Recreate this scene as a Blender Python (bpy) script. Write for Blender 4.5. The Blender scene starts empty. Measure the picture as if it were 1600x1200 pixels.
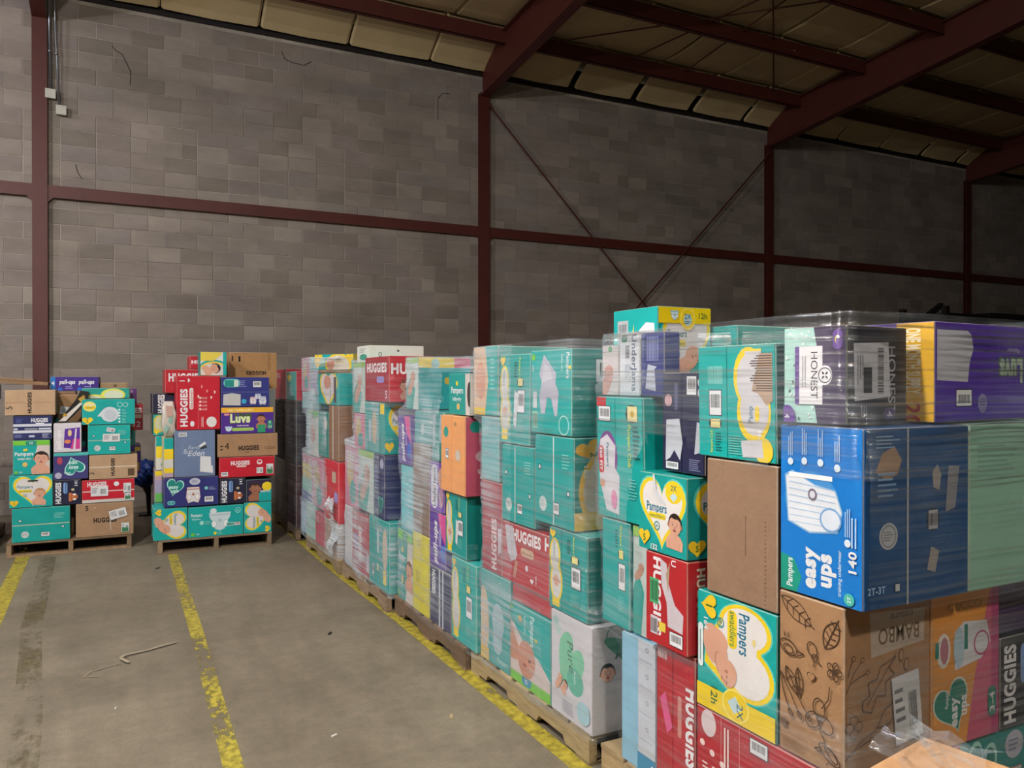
import bpy, bmesh, math, random
from mathutils import Vector, Matrix
random.seed(7)
C = bpy.context.scene.collection
D = bpy.data
R = math.radians

# ------------------------------------------------------------------ camera, world, lights, exposure
cam_d = D.cameras.new('camera'); cam = D.objects.new('camera', cam_d); C.objects.link(cam)
cam.location = (0, 0, 1.61)
cam.rotation_euler = (R(90 - 0.29), 0, R(-26.89))
cam_d.sensor_width = 36; cam_d.lens = 1238.4 / 1600 * 36
cam_d.clip_start = 0.05; cam_d.clip_end = 200
bpy.context.scene.camera = cam
sc = bpy.context.scene
sc.view_settings.view_transform = 'Standard'; sc.view_settings.look = 'None'
sc.view_settings.gamma = 1; sc.view_settings.use_curve_mapping = False
sc.view_settings.exposure = 0.74
w = D.worlds.new('world'); sc.world = w; w.use_nodes = True
w.node_tree.nodes['Background'].inputs[0].default_value = (0.85, 0.80, 0.74, 1)
w.node_tree.nodes['Background'].inputs[1].default_value = 0.065

def area(name, loc, rot, size, power, col):
    l = D.lights.new(name, 'AREA'); l.shape = 'RECTANGLE'; l.size = size[0]; l.size_y = size[1]
    l.energy = power; l.color = col
    o = D.objects.new(name, l); C.objects.link(o); o.location = loc; o.rotation_euler = [R(a) for a in rot]
    return o
LAMPS = [((-1.8, 1.6, 5.5), 700, (1, .965, .93)), ((-4.2, 5.6, 5.4), 470, (.98, .97, .98)), ((.6, -1.8, 5.6), 330, (1, .95, .88))]
def bulb(loc, e, col, r):
    l = D.lights.new('tube_light', 'POINT'); l.energy = e; l.color = col; l.shadow_soft_size = r
    o = D.objects.new('tube_light', l); C.objects.link(o); o.location = loc
for p, e, c in LAMPS: bulb(p, e, c, .15)
# the cool lamp high on the left whose light throws the conduit's shadow to the right
bulb((-4.1, 8.6, 5.3), 85, (.78, .78, 1.0), .06)

# ------------------------------------------------------------------ helpers
def lin(c):
    if isinstance(c, str):
        c = [int(c[i:i + 2], 16) / 255 for i in (0, 2, 4)]
    return tuple((x / 12.92 if x <= .04045 else ((x + .055) / 1.055) ** 2.4) for x in c) + (1,)

def N(nt, t, **kw):
    n = nt.nodes.new(t)
    for k, v in kw.items():
        if k in n.inputs: n.inputs[k].default_value = v
        else: setattr(n, k, v)
    return n
def mat(name, col=None, rough=.6, metal=0, attr=False, noise=0, nscale=20, bump=0, bscale=40, stretch=None, spec=.5, tint=None):
    m = D.materials.new(name); m.use_nodes = True; nt = m.node_tree; L = nt.links
    b = nt.nodes['Principled BSDF']; b.inputs['Roughness'].default_value = rough; b.inputs['Metallic'].default_value = metal
    b.inputs['Specular IOR Level'].default_value = spec
    if attr:
        a = N(nt, 'ShaderNodeAttribute', attribute_name='Col'); src = a.outputs['Color']
    else:
        a = N(nt, 'ShaderNodeRGB'); a.outputs[0].default_value = lin(col); src = a.outputs[0]
    g = N(nt, 'ShaderNodeNewGeometry'); mp = N(nt, 'ShaderNodeMapping'); L.new(g.outputs['Position'], mp.inputs[0])
    if stretch: mp.inputs['Scale'].default_value = stretch
    if noise:
        n1 = N(nt, 'ShaderNodeTexNoise', Scale=nscale, Detail=6, Roughness=.65); L.new(mp.outputs[0], n1.inputs['Vector'])
        mr = N(nt, 'ShaderNodeMapRange'); L.new(n1.outputs[0], mr.inputs[0])
        mr.inputs[1].default_value = .3; mr.inputs[2].default_value = .7
        mr.inputs[3].default_value = 1 - noise; mr.inputs[4].default_value = 1 + noise * .6
        mx = N(nt, 'ShaderNodeVectorMath', operation='SCALE'); L.new(src, mx.inputs[0]); L.new(mr.outputs[0], mx.inputs['Scale'])
        src = mx.outputs[0]
    L.new(src, b.inputs['Base Color'])
    if bump:
        n2 = N(nt, 'ShaderNodeTexNoise', Scale=bscale, Detail=4); L.new(mp.outputs[0], n2.inputs['Vector'])
        bp = N(nt, 'ShaderNodeBump', Strength=bump, Distance=.01); L.new(n2.outputs[0], bp.inputs['Height']); L.new(bp.outputs[0], b.inputs['Normal'])
    return m

M_PRINT = mat('coated_carton_print', attr=True, rough=.40, noise=.06, nscale=9, bump=.30, bscale=11)
M_KRAFT = mat('kraft_cardboard', attr=True, rough=.8, noise=.10, nscale=14, bump=.15, bscale=60, spec=.25)
M_LABEL = mat('paper_label', attr=True, rough=.55, bump=.1, bscale=60)
M_RED = mat('red_oxide_paint', '58261e', rough=.55, noise=.14, nscale=5, bump=.05)
M_STEEL = mat('galvanized_conduit', 'a3a6ac', rough=.35, metal=.8, noise=.1)
M_PLATE = mat('box_cover_grey', 'c8c6b8', rough=.5, noise=.08)
M_BLOCK = mat('concrete_block', attr=True, rough=.92, noise=.22, nscale=1.1, bump=.5, bscale=70, spec=.2, stretch=(1, 1, 2.6))
M_MORTAR = mat('mortar', 'b8ad9f', rough=.95, noise=.5, nscale=1.1)
M_WOOD = mat('pallet_wood', attr=True, rough=.85, noise=.28, nscale=6, bump=.35, bscale=30, stretch=(6, 1, 6))
M_BATT = mat('insulation_facing', 'd2bc8e', rough=.6, noise=.10, nscale=1.2, bump=.25, bscale=7)
M_DARK = mat('dark_steel', '17110f', rough=.7)
M_BLUE = mat('blue_plastic', '1d3f8c', rough=.45, bump=.6, bscale=30)
M_BLACK = mat('black_plastic', '121014', rough=.4)
M_TAPE = mat('worn_tape', 'a79b84', rough=.5, noise=.2, nscale=40)
M_MASONRY_SPALL = mat('crack_filler', '1c1816', rough=1)

def new(name, me, m=None, parent=None, **pr):
    o = D.objects.new(name, me); C.objects.link(o)
    if m is not None and me is not None and not me.materials: me.materials.append(m)
    if parent is not None: o.parent = parent
    for k, v in pr.items(): o[k] = v
    return o
def tag(o, label, cat, group=None):
    o['label'] = label; o['category'] = cat
    if group: o['group'] = group
    return o
def struct(o):
    o['kind'] = 'structure'; return o

BOXF = ((0, 3, 2, 1), (4, 5, 6, 7), (0, 1, 5, 4), (1, 2, 6, 5), (2, 3, 7, 6), (3, 0, 4, 7))
class MB:
    """collects simple solids into one mesh; per-face colour goes to attribute Col"""
    def __init__(s): s.v = []; s.f = []; s.c = []
    def poly(s, pts, col=(1, 1, 1, 1)):
        n = len(s.v); s.v += [tuple(p) for p in pts]; s.f.append(tuple(range(n, n + len(pts)))); s.c.append(col)
    def box(s, a, b, col=(1, 1, 1, 1), mtx=None, ch=0):
        (x0, y0, z0), (x1, y1, z1) = a, b
        P = [(x0, y0, z0), (x1, y0, z0), (x1, y1, z0), (x0, y1, z0), (x0, y0, z1), (x1, y0, z1), (x1, y1, z1), (x0, y1, z1)]
        if mtx: P = [tuple(mtx @ Vector(p)) for p in P]
        n = len(s.v); s.v += P
        for f in BOXF: s.f.append(tuple(n + i for i in f)); s.c.append(col)
    def tube(s, pts, r, col=(1, 1, 1, 1), seg=8):
        n0 = len(s.v); pts = [Vector(p) for p in pts]
        for i, p in enumerate(pts):
            t = (pts[min(i + 1, len(pts) - 1)] - pts[max(i - 1, 0)]).normalized()
            u = t.cross(Vector((0, 0, 1)) if abs(t.z) < .9 else Vector((1, 0, 0))).normalized(); v = t.cross(u)
            rr = r[i] if isinstance(r, (list, tuple)) else r
            for k in range(seg):
                a = 2 * math.pi * k / seg; s.v.append(tuple(p + (u * math.cos(a) + v * math.sin(a)) * rr))
        for i in range(len(pts) - 1):
            for k in range(seg):
                a = n0 + i * seg + k; b = n0 + i * seg + (k + 1) % seg
                s.f.append((a, b, b + seg, a + seg)); s.c.append(col)
        s.f.append(tuple(n0 + k for k in range(seg))); s.c.append(col)
        s.f.append(tuple(n0 + (len(pts) - 1) * seg + k for k in reversed(range(seg)))); s.c.append(col)
    def mesh(s, name, m=None, smooth=False):
        me = D.meshes.new(name); me.from_pydata(s.v, [], s.f)
        at = me.color_attributes.new('Col', 'FLOAT_COLOR', 'CORNER')
        buf = []
        for p, c in zip(s.f, s.c): buf += list(c) * len(p)
        at.data.foreach_set('color', buf)
        if smooth: me.polygons.foreach_set('use_smooth', [True] * len(me.polygons))
        if m: me.materials.append(m)
        me.update(); return me

# ------------------------------------------------------------------ lettering
_tc = {}
def text_polys(s, bold=0.0, shear=0.0):
    k = (s, bold, shear)
    if k in _tc: return _tc[k]
    cu = D.curves.new('lettering', 'FONT'); cu.body = s; cu.size = 1; cu.resolution_u = 3; cu.offset = bold; cu.shear = shear
    cu.space_character = 1 + bold * 2.2
    o = D.objects.new('lettering', cu); C.objects.link(o)
    dg = bpy.context.evaluated_depsgraph_get(); dg.update()
    me = D.meshes.new_from_object(o.evaluated_get(dg))
    vs = [(v.co.x, v.co.y) for v in me.vertices]; fs = [tuple(p.vertices) for p in me.polygons]
    D.objects.remove(o); D.curves.remove(cu); D.meshes.remove(me)
    if vs:
        x0 = min(v[0] for v in vs); x1 = max(v[0] for v in vs)
    else: x0 = x1 = 0
    _tc[k] = (vs, fs, x0, x1); return _tc[k]

TEAL = '08a8a4'; DTEAL = '0a8f8c'; LTEAL = '55c3b8'; YEL = 'f3d327'; WHITE = 'e9e9ec'; SKIN = 'dba58c'; SKIN2 = 'b97f66'
RED = 'c4142c'; NAVY = '232a62'; DNAVY = '1a1c3a'; PURP = '5a2d95'; KRAFT = 'a67f5b'; KRAFT2 = '8d6b50'; LIME = '77c63c'; BLK = '1a1718'
GREY = '9a9aa0'; BLUE = '1376c4'; MINT = 'a5d8cc'; PINK = 'cf4f86'; ORANGE = 'eda467'

def heart_pts(n=36):
    P = []
    for i in range(n):
        t = 2 * math.pi * i / n
        x = 16 * math.sin(t) ** 3; y = 13 * math.cos(t) - 5 * math.cos(2 * t) - 2 * math.cos(3 * t) - math.cos(4 * t)
        P.append((x / 32, (y + 2.5) / 30))
    return P
HEART = heart_pts()
class Art:
    """flat print on one face of a carton; x to the right and y up as one reads it"""
    STEP = .00012
    def __init__(s, w, h, rot=0):
        s.fw, s.fh, s.rot = w, h, rot
        s.W, s.H = (w, h) if rot in (0, 180) else (h, w)
        s.P = []; s.lay = 0
    def tf(s, x, y):
        x = min(max(x, .002), s.W - .002); y = min(max(y, .002), s.H - .002)
        if s.rot == 0: return (x, y)
        if s.rot == 90: return (s.fw - y, x)
        if s.rot == 180: return (s.fw - x, s.fh - y)
        return (y, s.fh - x)
    def poly(s, pts, col, keep=False):
        if not keep: s.lay += 1
        s.P.append(([s.tf(*p) for p in pts], lin(col), s.lay))
    def rect(s, x, y, w, h, col): s.poly([(x, y), (x + w, y), (x + w, y + h), (x, y + h)], col)
    def bg(s, col): s.rect(0, 0, s.W, s.H, col)
    def ell(s, cx, cy, rx, ry, col, n=22, rot=0):
        c, q = math.cos(rot), math.sin(rot); P = []
        for i in range(n):
            a = 2 * math.pi * i / n; x = rx * math.cos(a); y = ry * math.sin(a); P.append((cx + c * x - q * y, cy + q * x + c * y))
        s.poly(P, col)
    def rrect(s, x, y, w, h, col, r=None):
        r = min(w, h) * .45 if r is None else r; P = []
        for cx, cy, a0 in ((x + w - r, y + h - r, 0), (x + r, y + h - r, 90), (x + r, y + r, 180), (x + w - r, y + r, 270)):
            for k in range(5):
                a = R(a0 + k * 22.5); P.append((cx + r * math.cos(a), cy + r * math.sin(a)))
        s.poly(P, col)
    def heart(s, cx, cy, wd, ht, col, rot=0):
        c, q = math.cos(rot), math.sin(rot)
        s.poly([(cx + c * x * wd - q * y * ht, cy + q * x * wd + c * y * ht) for x, y in HEART], col)
    def ring(s, cx, cy, r, t, col, n=20):
        s.lay += 1
        for i in range(n):
            a, b = 2 * math.pi * i / n, 2 * math.pi * (i + 1) / n
            s.poly([(cx + q * math.cos(e), cy + q * math.sin(e)) for q, e in ((r, a), (r, b), (r - t, b), (r - t, a))], col, keep=True)
    def line(s, pts, t, col):
        s.lay += 1
        for (x0, y0), (x1, y1) in zip(pts[:-1], pts[1:]):
            dx, dy = x1 - x0, y1 - y0; l = math.hypot(dx, dy) or 1; nx, ny = -dy / l * t / 2, dx / l * t / 2
            s.poly([(x0 + nx, y0 + ny), (x0 - nx, y0 - ny), (x1 - nx, y1 - ny), (x1 + nx, y1 + ny)], col, keep=True)
    def text(s, t, x, y, h, col, bold=.02, fit=None, al='l', rot=0, shear=0, flip=False):
        vs, fs, x0, x1 = text_polys(t, bold, shear)
        k = h / .73; kx = k
        if fit: kx = fit / max(x1 - x0, 1e-6)
        wd = (x1 - x0) * kx; ox = {'l': 0, 'c': -wd / 2, 'r': -wd}[al]
        c, q = math.cos(rot), math.sin(rot); s.lay += 1
        T = []
        for vx, vy in vs:
            px = (vx - x0) * kx + ox; py = vy * k
            if flip: px, py = -px, py
            T.append((x + c * px - q * py, y + q * px + c * py))
        for f in fs: s.poly([T[i] for i in f], col, keep=True)
    def lines(s, x, y, w, n, gap, col, t=None):
        s.lay += 1; rnd = random.Random(int(x * 999 + y * 777 + n))
        for i in range(n):
            ww = w * rnd.uniform(.65, 1); t_ = t or gap * .4; yy = y - i * gap
            s.poly([(x, yy), (x + ww, yy), (x + ww, yy + t_), (x, yy + t_)], col, keep=True)
    def bars(s, x, y, w, h, col=BLK, n=16):
        s.lay += 1; rnd = random.Random(int(w * 9999 + n)); px = x
        while px < x + w:
            t = w / n * rnd.choice((.25, .4, .7)); s.poly([(px, y), (px + t, y), (px + t, y + h), (px, y + h)], col, keep=True); px += t + w / n * rnd.choice((.3, .5))
    def barcode(s, x, y, w, h):
        s.rect(x - .003, y - .003, w + .006, h + .006, '2a2d33'); s.rect(x, y, w, h, WHITE); s.bars(x + w * .12, y + h * .3, w * .76, h * .55)
    def baby(s, cx, cy, r, rot=0, hair='6b4636', skin=SKIN, body=True, smile=True):
        c, q = math.cos(rot), math.sin(rot)
        def T(x, y): return (cx + r * (c * x - q * y), cy + r * (q * x + c * y))
        def E(x, y, rx, ry, col, e=0): p = T(x, y); s.ell(p[0], p[1], rx * r, ry * r, col, 18, rot + e)
        if body:
            s.poly([T(*p) for p in ((-1.15, -2.3), (-1.25, -1.5), (-.8, -1.02), (-.35, -.8), (.35, -.8), (.85, -1.02), (1.25, -1.5), (1.2, -2.3))], skin)
            s.line([T(-.75, -2.3), T(-.7, -1.55)], r * .05, SKIN2); s.line([T(.72, -2.3), T(.7, -1.55)], r * .05, SKIN2)
        E(-.93, -.05, .17, .24, SKIN2); E(.93, -.05, .17, .24, SKIN2)
        if hair: E(0, .2, .96, .92, hair)
        E(0, -.06, .88, .93, skin)
        if hair: s.poly([T(*p) for p in ((-.8, .42), (-.6, .8), (0, 1.03), (.6, .8), (.8, .42), (.35, .62), (-.1, .55), (-.5, .66))], hair)
        for sx in (-1, 1):
            E(sx * .34, .02, .11, .085, 'f2eee9'); E(sx * .34, .01, .075, .08, '33251f'); s.line([T(sx * .2, .22), T(sx * .5, .22)], r * .05, SKIN2)
        E(0, -.22, .1, .09, SKIN2)
        if smile: E(0, -.5, .22, .1, '9c4640')
        else: s.line([T(-.16, -.48), T(.16, -.48)], r * .06, '9c4640')
    def sleeper(s, cx, cy, r, rot=0, skin=SKIN):
        c, q = math.cos(rot), math.sin(rot)
        def T(x, y): return (cx + r * (c * x - q * y), cy + r * (q * x + c * y))
        def E(x, y, rx, ry, col, e=0): p = T(x, y); s.ell(p[0], p[1], rx * r, ry * r, col, 18, rot + e)
        E(-1.5, -1.0, 1.5, .85, skin, .4); E(-.5, -1.0, .8, .38, SKIN2, .2); E(-.45, -.93, .8, .34, skin, .2)
        E(0, 0, 1.0, .9, skin); E(-.1, -.15, .13, .2, SKIN2)
        for sx in (.3, .72): s.line([T(sx - .12, -.08), T(sx, -.14), T(sx + .12, -.08)], r * .06, '5b3528')
        E(.62, -.35, .1, .08, SKIN2); E(.5, -.6, .16, .06, '9c4640')
    def diaper(s, cx, cy, w, h, col='dfe3e6', acc='8aa9cf', pants=False):
        P = [(-.5, .5), (.5, .5), (.47, .22), (.3, -.05), (.22, -.4), (0, -.5), (-.22, -.4), (-.3, -.05), (-.47, .22)]
        if pants: P = [(-.42, .5), (.42, .5), (.5, -.15), (.35, -.5), (.05, -.42), (-.05, -.42), (-.35, -.5), (-.5, -.15)]
        s.poly([(cx + x * w, cy + y * h) for x, y in P], acc)
        s.poly([(cx + x * w * .95, cy + y * h * .95) for x, y in P], col)
        s.rect(cx - w * .42, cy + h * .34, w * .84, h * .06, acc)
        for sx in (-1, 1): s.ell(cx + sx * w * .27, cy - h * .12, w * .12, h * .2, acc); s.ell(cx + sx * w * .27, cy - h * .12, w * .1, h * .17, 'f3f4f5')
        s.ell(cx, cy + h * .05, w * .09, h * .08, acc)
    def patch(s, pts, col='d9dade'): s.poly([(x * s.W, y * s.H) for x, y in pts], col)
    def mesh(s, name, m, P0, U, V, Nn, off):
        mb = MB()
        for pts, col, lay in s.P:
            o = off + lay * s.STEP
            mb.poly([P0 + U * x + V * y + Nn * o for x, y in pts], col)
        return mb.mesh(name, m)

# ------------------------------------------------------------------ print designs
def d_swad(num='', size='', strip=None, bb='sleep', heart=1.0, torn=False, word='swaddlers', bgc=TEAL):
    def f(a):
        W, H = a.W, a.H; a.bg(bgc)
        a.heart(W * .54, H * .50, W * .95 * heart, H * 1.02, LTEAL); a.heart(W * .54, H * .5, W * .90 * heart, H * .96, YEL); a.heart(W * .54, H * .51, W * .78 * heart, H * .82, 'ded8d8')
        a.text('Pampers', W * .18, H * .60, H * .10, '12757d', .015, fit=W * .36)
        a.rrect(W * .20, H * .47, W * .32, H * .085, YEL); a.text(word, W * .22, H * .485, H * .05, '3c7f4a', .01, fit=W * .28)
        a.ring(W * .36, H * .37, min(W, H) * .05, min(W, H) * .013, '3f8f93'); a.text('#1', W * .36, H * .355, H * .035, '3f8f93', al='c')
        if bb == 'sleep': a.sleeper(W * .66, H * .36, min(W, H) * .15, .15)
        elif bb: a.baby(W * .70, H * .42, min(W, H) * .155, -.1, bb)
        a.heart(W * .11, H * .13, W * .2, H * .22, 'f1c928'); a.text(size, W * .11, H * .10, H * .08, '3f6e2e', al='c')
        a.text(num, W * .24, H * .05, H * .07, WHITE, .02)
        if strip:
            a.rect(0, H * .78, W, H * .22, 'f0cf10'); a.ell(W * .55, H * .84, W * .14, H * .15, 'f7e26b'); a.ell(W * .55, H * .84, W * .125, H * .132, 'f0cf10')
            a.ell(W * .55, H * .83, W * .08, H * .08, 'bcd3dc'); a.text('2X', W * .55, H * .84, H * .07, '1b6a72', .01, al='c'); a.lines(W * .49, H * .80, W * .13, 2, H * .025, '1b6a72')
            a.text('12h', W * .76, H * .85, H * .08, '2f6a35', .01); a.diaper(W * .3, H * .885, W * .16, H * .13, 'cfe2e6', '3f8f93')
        if torn: a.patch([(.3, 1), (.42, .98), (.5, .72), (.62, .6), (.5, .6), (.4, .75), (.33, .8)])
    return f
def d_164(a):          # art x runs down the carton, y to the right
    W, H = a.W, a.H; a.bg(TEAL)
    for k, cc in ((1.0, '5fcbc2'), (.95, YEL), (.80, 'e9e4e2')):
        a.ell(W * .20, H * .62, W * .20 * k, H * .34 * k, cc); a.ell(W * .56, H * .66, W * .24 * k, H * .33 * k, cc)
        a.poly([(W * (.38 + (x - .38) * k), H * (.5 + (y - .5) * k)) for x, y in ((.02, .52), (.10, .36), (.40, .12), (.62, .08), (.78, .42), (.78, .80), (.5, .84), (.2, .84))], cc)
    a.text('Pampers', W * .08, H * .56, H * .13, '16708f', .02, fit=W * .34); a.rrect(W * .08, H * .41, W * .32, H * .12, YEL); a.text('swaddlers', W * .09, H * .44, H * .08, '3c7f4a', .01, fit=W * .29)
    a.ring(W * .22, H * .32, W * .045, W * .012, '3f8f93'); a.text('#1', W * .22, H * .30, H * .045, '3f8f93', al='c'); a.ell(W * .28, H * .74, W * .03, H * .02, 'ecd98a')
    a.ell(W * .42, H * .22, W * .17, H * .13, SKIN, 20, .25); a.ell(W * .36, H * .32, W * .10, H * .07, SKIN, 20, .9); a.line([(W * .36, H * .26), (W * .46, H * .30), (W * .50, H * .26)], .002, SKIN2)
    a.sleeper(W * .62, H * .42, W * .115, .0)
    a.rrect(W * .28, H * .02, W * .38, H * .07, 'e3eeee'); a.text('164', W * .22, H * .10, H * .06, WHITE, .02); a.lines(W * .34, H * .045, W * .28, 1, .01, '5a8f8c')
    a.heart(W * .11, H * .16, W * .20, H * .22, 'f1c928'); a.text('1', W * .11, H * .13, H * .09, '3f6e2e', al='c')
    a.rect(W * .80, 0, W * .2, H, 'f0cf10'); a.ell(W * .86, H * .52, W * .13, H * .17, 'f8ea7c'); a.ell(W * .86, H * .52, W * .12, H * .155, 'f0cf10'); a.poly([(W * .78, H * .52), (W * .85, H * .42), (W * .93, H * .50), (W * .87, H * .60)], 'c3dbe2')
    a.text('2X', W * .83, H * .54, H * .08, '1b6a72', .01); a.text('12h', W * .86, H * .20, H * .09, '2f6a35', .01, al='c')
def d_132(a):
    W, H = a.W, a.H; a.bg('0f9f9b')
    a.heart(W * .5, H * .50, W * 1.0, H * .98, '5fcbc2'); a.heart(W * .5, H * .5, W * .96, H * .93, YEL); a.heart(W * .5, H * .52, W * .82, H * .80, 'ebe6e4'); a.ell(W * .74, H * .80, W * .17, H * .14, YEL)
    a.text('2X', W * .74, H * .82, H * .07, '1b6a72', .01, al='c'); a.poly([(W * .66, H * .74), (W * .74, H * .80), (W * .82, H * .75), (W * .74, H * .68)], 'c3dbe2')
    a.text('Pampers', W * .18, H * .52, H * .12, '16708f', .02, fit=W * .42); a.rrect(W * .22, H * .43, W * .36, H * .075, YEL); a.text('swaddlers', W * .24, H * .445, H * .05, '3c7f4a', .01, fit=W * .32)
    a.ring(W * .40, H * .34, W * .06, W * .016, '3f8f93'); a.text('#1', W * .40, H * .325, H * .035, '3f8f93', al='c'); a.baby(W * .77, H * .40, W * .135, -.05, '2e1d18')
    a.heart(W * .14, H * .15, W * .24, H * .22, 'f1c928'); a.text('5', W * .14, H * .11, H * .09, '3f6e2e', al='c'); a.text('132', W * .28, H * .03, H * .07, WHITE, .03); a.patch([(.32, 1), (.36, .99), (.40, .80), (.56, .66), (.60, .62), (.46, .66), (.34, .78)], 'd9dade')
def d_pside(qr=True, torn=False, heart=False, club=False, c=TEAL, vert=False, dark=False):
    def f(a):
        W, H = a.W, a.H
        if dark: pass
        a.ell(W * .22, H * .22, min(W, H) * .10, min(W, H) * .10, 'cfd6d6'); a.ring(W * .22, H * .22, min(W, H) * .085, .002, '8fa3a3'); a.lines(W * .16, H * .25, W * .12, 4, H * .02, '8fa3a3')
        a.barcode(W * .50, H * .14, W * .14, H * .12); a.rrect(W * .1, H * .60, W * .07, H * .07, '16504e'); a.rect(W * .115, H * .615, W * .04, H * .04, WHITE)
        a.rrect(W * .84, H * .36, W * .07, H * .07, '16504e'); a.rect(W * .855, H * .375, W * .04, H * .04, WHITE)
        a.lines(W * .72, H * .80, W * .2, 5, H * .035, '7fd0c7')
        if club: a.text('Pampers Club', W * .08, H * .86, H * .06, 'e8f04a', .01)
        if torn: a.patch([(.3, .4), (.62, .42), (.64, .62), (.34, .60)]); a.patch([(.4, .66), (.55, .64), (.57, .78), (.41, .8)])
    return f
def d_pend(baby=True, text='Pampers Club', torn=False, hearts=True, strip='c9ccd0'):
    """end panel seen on the pallet rows: heart strip on the far half, barcodes on the near half"""
    def f(a):
        W, H = a.W, a.H
        if hearts:
            a.ell(W * .16, H * .66, W * .15, H * .22, YEL); a.ell(W * .2, H * .34, W * .17, H * .24, YEL); a.rect(W * .09, H * .04, W * .2, H * .12, YEL)
            a.ell(W * .16, H * .66, W * .11, H * .19, 'd5d2cf'); a.ell(W * .2, H * .34, W * .13, H * .2, 'd5d2cf')
            a.text('Pampers', W * .13, H * .82, H * .035, '12757d', rot=-math.pi / 2)
            if baby: a.baby(W * .2, H * .36, W * .085, 0, None, body=False, smile=False)
            a.heart(W * .11, H * .92, W * .16, H * .12, 'f1c928')
        a.barcode(W * .62, H * .36, W * .22, H * .24); a.rrect(W * .6, H * .64, W * .2, H * .1, '20352f'); a.rect(W * .63, H * .65, W * .15, H * .08, 'e7d99a')
        a.lines(W * .6, H * .28, W * .24, 7, H * .022, '69c4bb')
        a.text(text, W * .66, H * .96, H * .04, 'd8ea55', .01, rot=-math.pi / 2); a.lines(W * .5, H * .9, W * .1, 6, H * .03, '0b5c57')
        if torn: a.patch([(.50, .22), (.58, .18), (.66, .56), (.52, .60)])
    return f
def d_wide(a):
    W, H = a.W, a.H; a.bg(TEAL); a.text('Pampers', W * .05, H * .68, H * .11, WHITE, .02, fit=W * .2); a.text('baby-dry', W * .07, H * .58, H * .05, WHITE, .01, fit=W * .15)
    a.diaper(W * .57, H * .48, W * .40, H * .62, 'cfdde2', 'a5c9cf'); a.ell(W * .45, H * .84, W * .06, H * .09, 'dfe7ea')
    a.ring(W * .9, H * .82, H * .09, .004, 'c8efe9'); a.text('A', W * .9, H * .79, H * .06, 'c8efe9', al='c')
    a.rrect(W * .68, H * .3, W * .27, H * .13, '8bd0c8'); a.barcode(W * .84, H * .31, W * .1, H * .11); a.bars(W * .7, H * .33, W * .12, H * .07, '39625f', 12)
    a.ell(W * .08, H * .1, H * .06, H * .06, LIME); a.text('144', W * .14, H * .08, H * .05, WHITE); a.ell(W * .24, H * .47, H * .07, H * .07, 'a5e0d8'); a.lines(W * .3, H * .5, W * .12, 3, H * .05, '8bd0c8')
    a.ell(W * .48, H * .1, H * .05, H * .05, YEL); a.lines(W * .52, H * .11, W * .1, 2, H * .05, '8bd0c8')
def d_dry(num='234', hair='2b1e1a', c=TEAL):
    def f(a):
        W, H = a.W, a.H; a.bg('d6cbc4')
        a.poly([(0, 0), (W * .50, 0), (W * .62, H * .28), (W * .6, H * .62), (W * .66, H * .86), (0, H * .86)], c)
        a.baby(W * .76, H * .46, min(W, H) * .21, -.05, hair)
        a.rect(0, H * .86, W, H * .14, LIME); a.rrect(W * .34, H * .86, W * .3, H * .13, '1f8f7d'); a.text('12', W * .49, H * .885, H * .07, WHITE, al='c')
        a.text('Pampers', W * .05, H * .56, H * .11, WHITE, .025, fit=W * .5); a.text('baby-dry', W * .13, H * .44, H * .07, WHITE, .02, fit=W * .36)
        a.ell(W * .32, H * .30, W * .07, H * .07, 'e2b96c'); a.ell(W * .3, H * .72, W * .03, H * .04, YEL); a.ell(W * .36, H * .73, W * .03, H * .04, YEL)
        a.ell(W * .08, H * .08, H * .045, H * .045, LIME); a.text(num, W * .16, H * .06, H * .04, WHITE)
    return f
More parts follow.
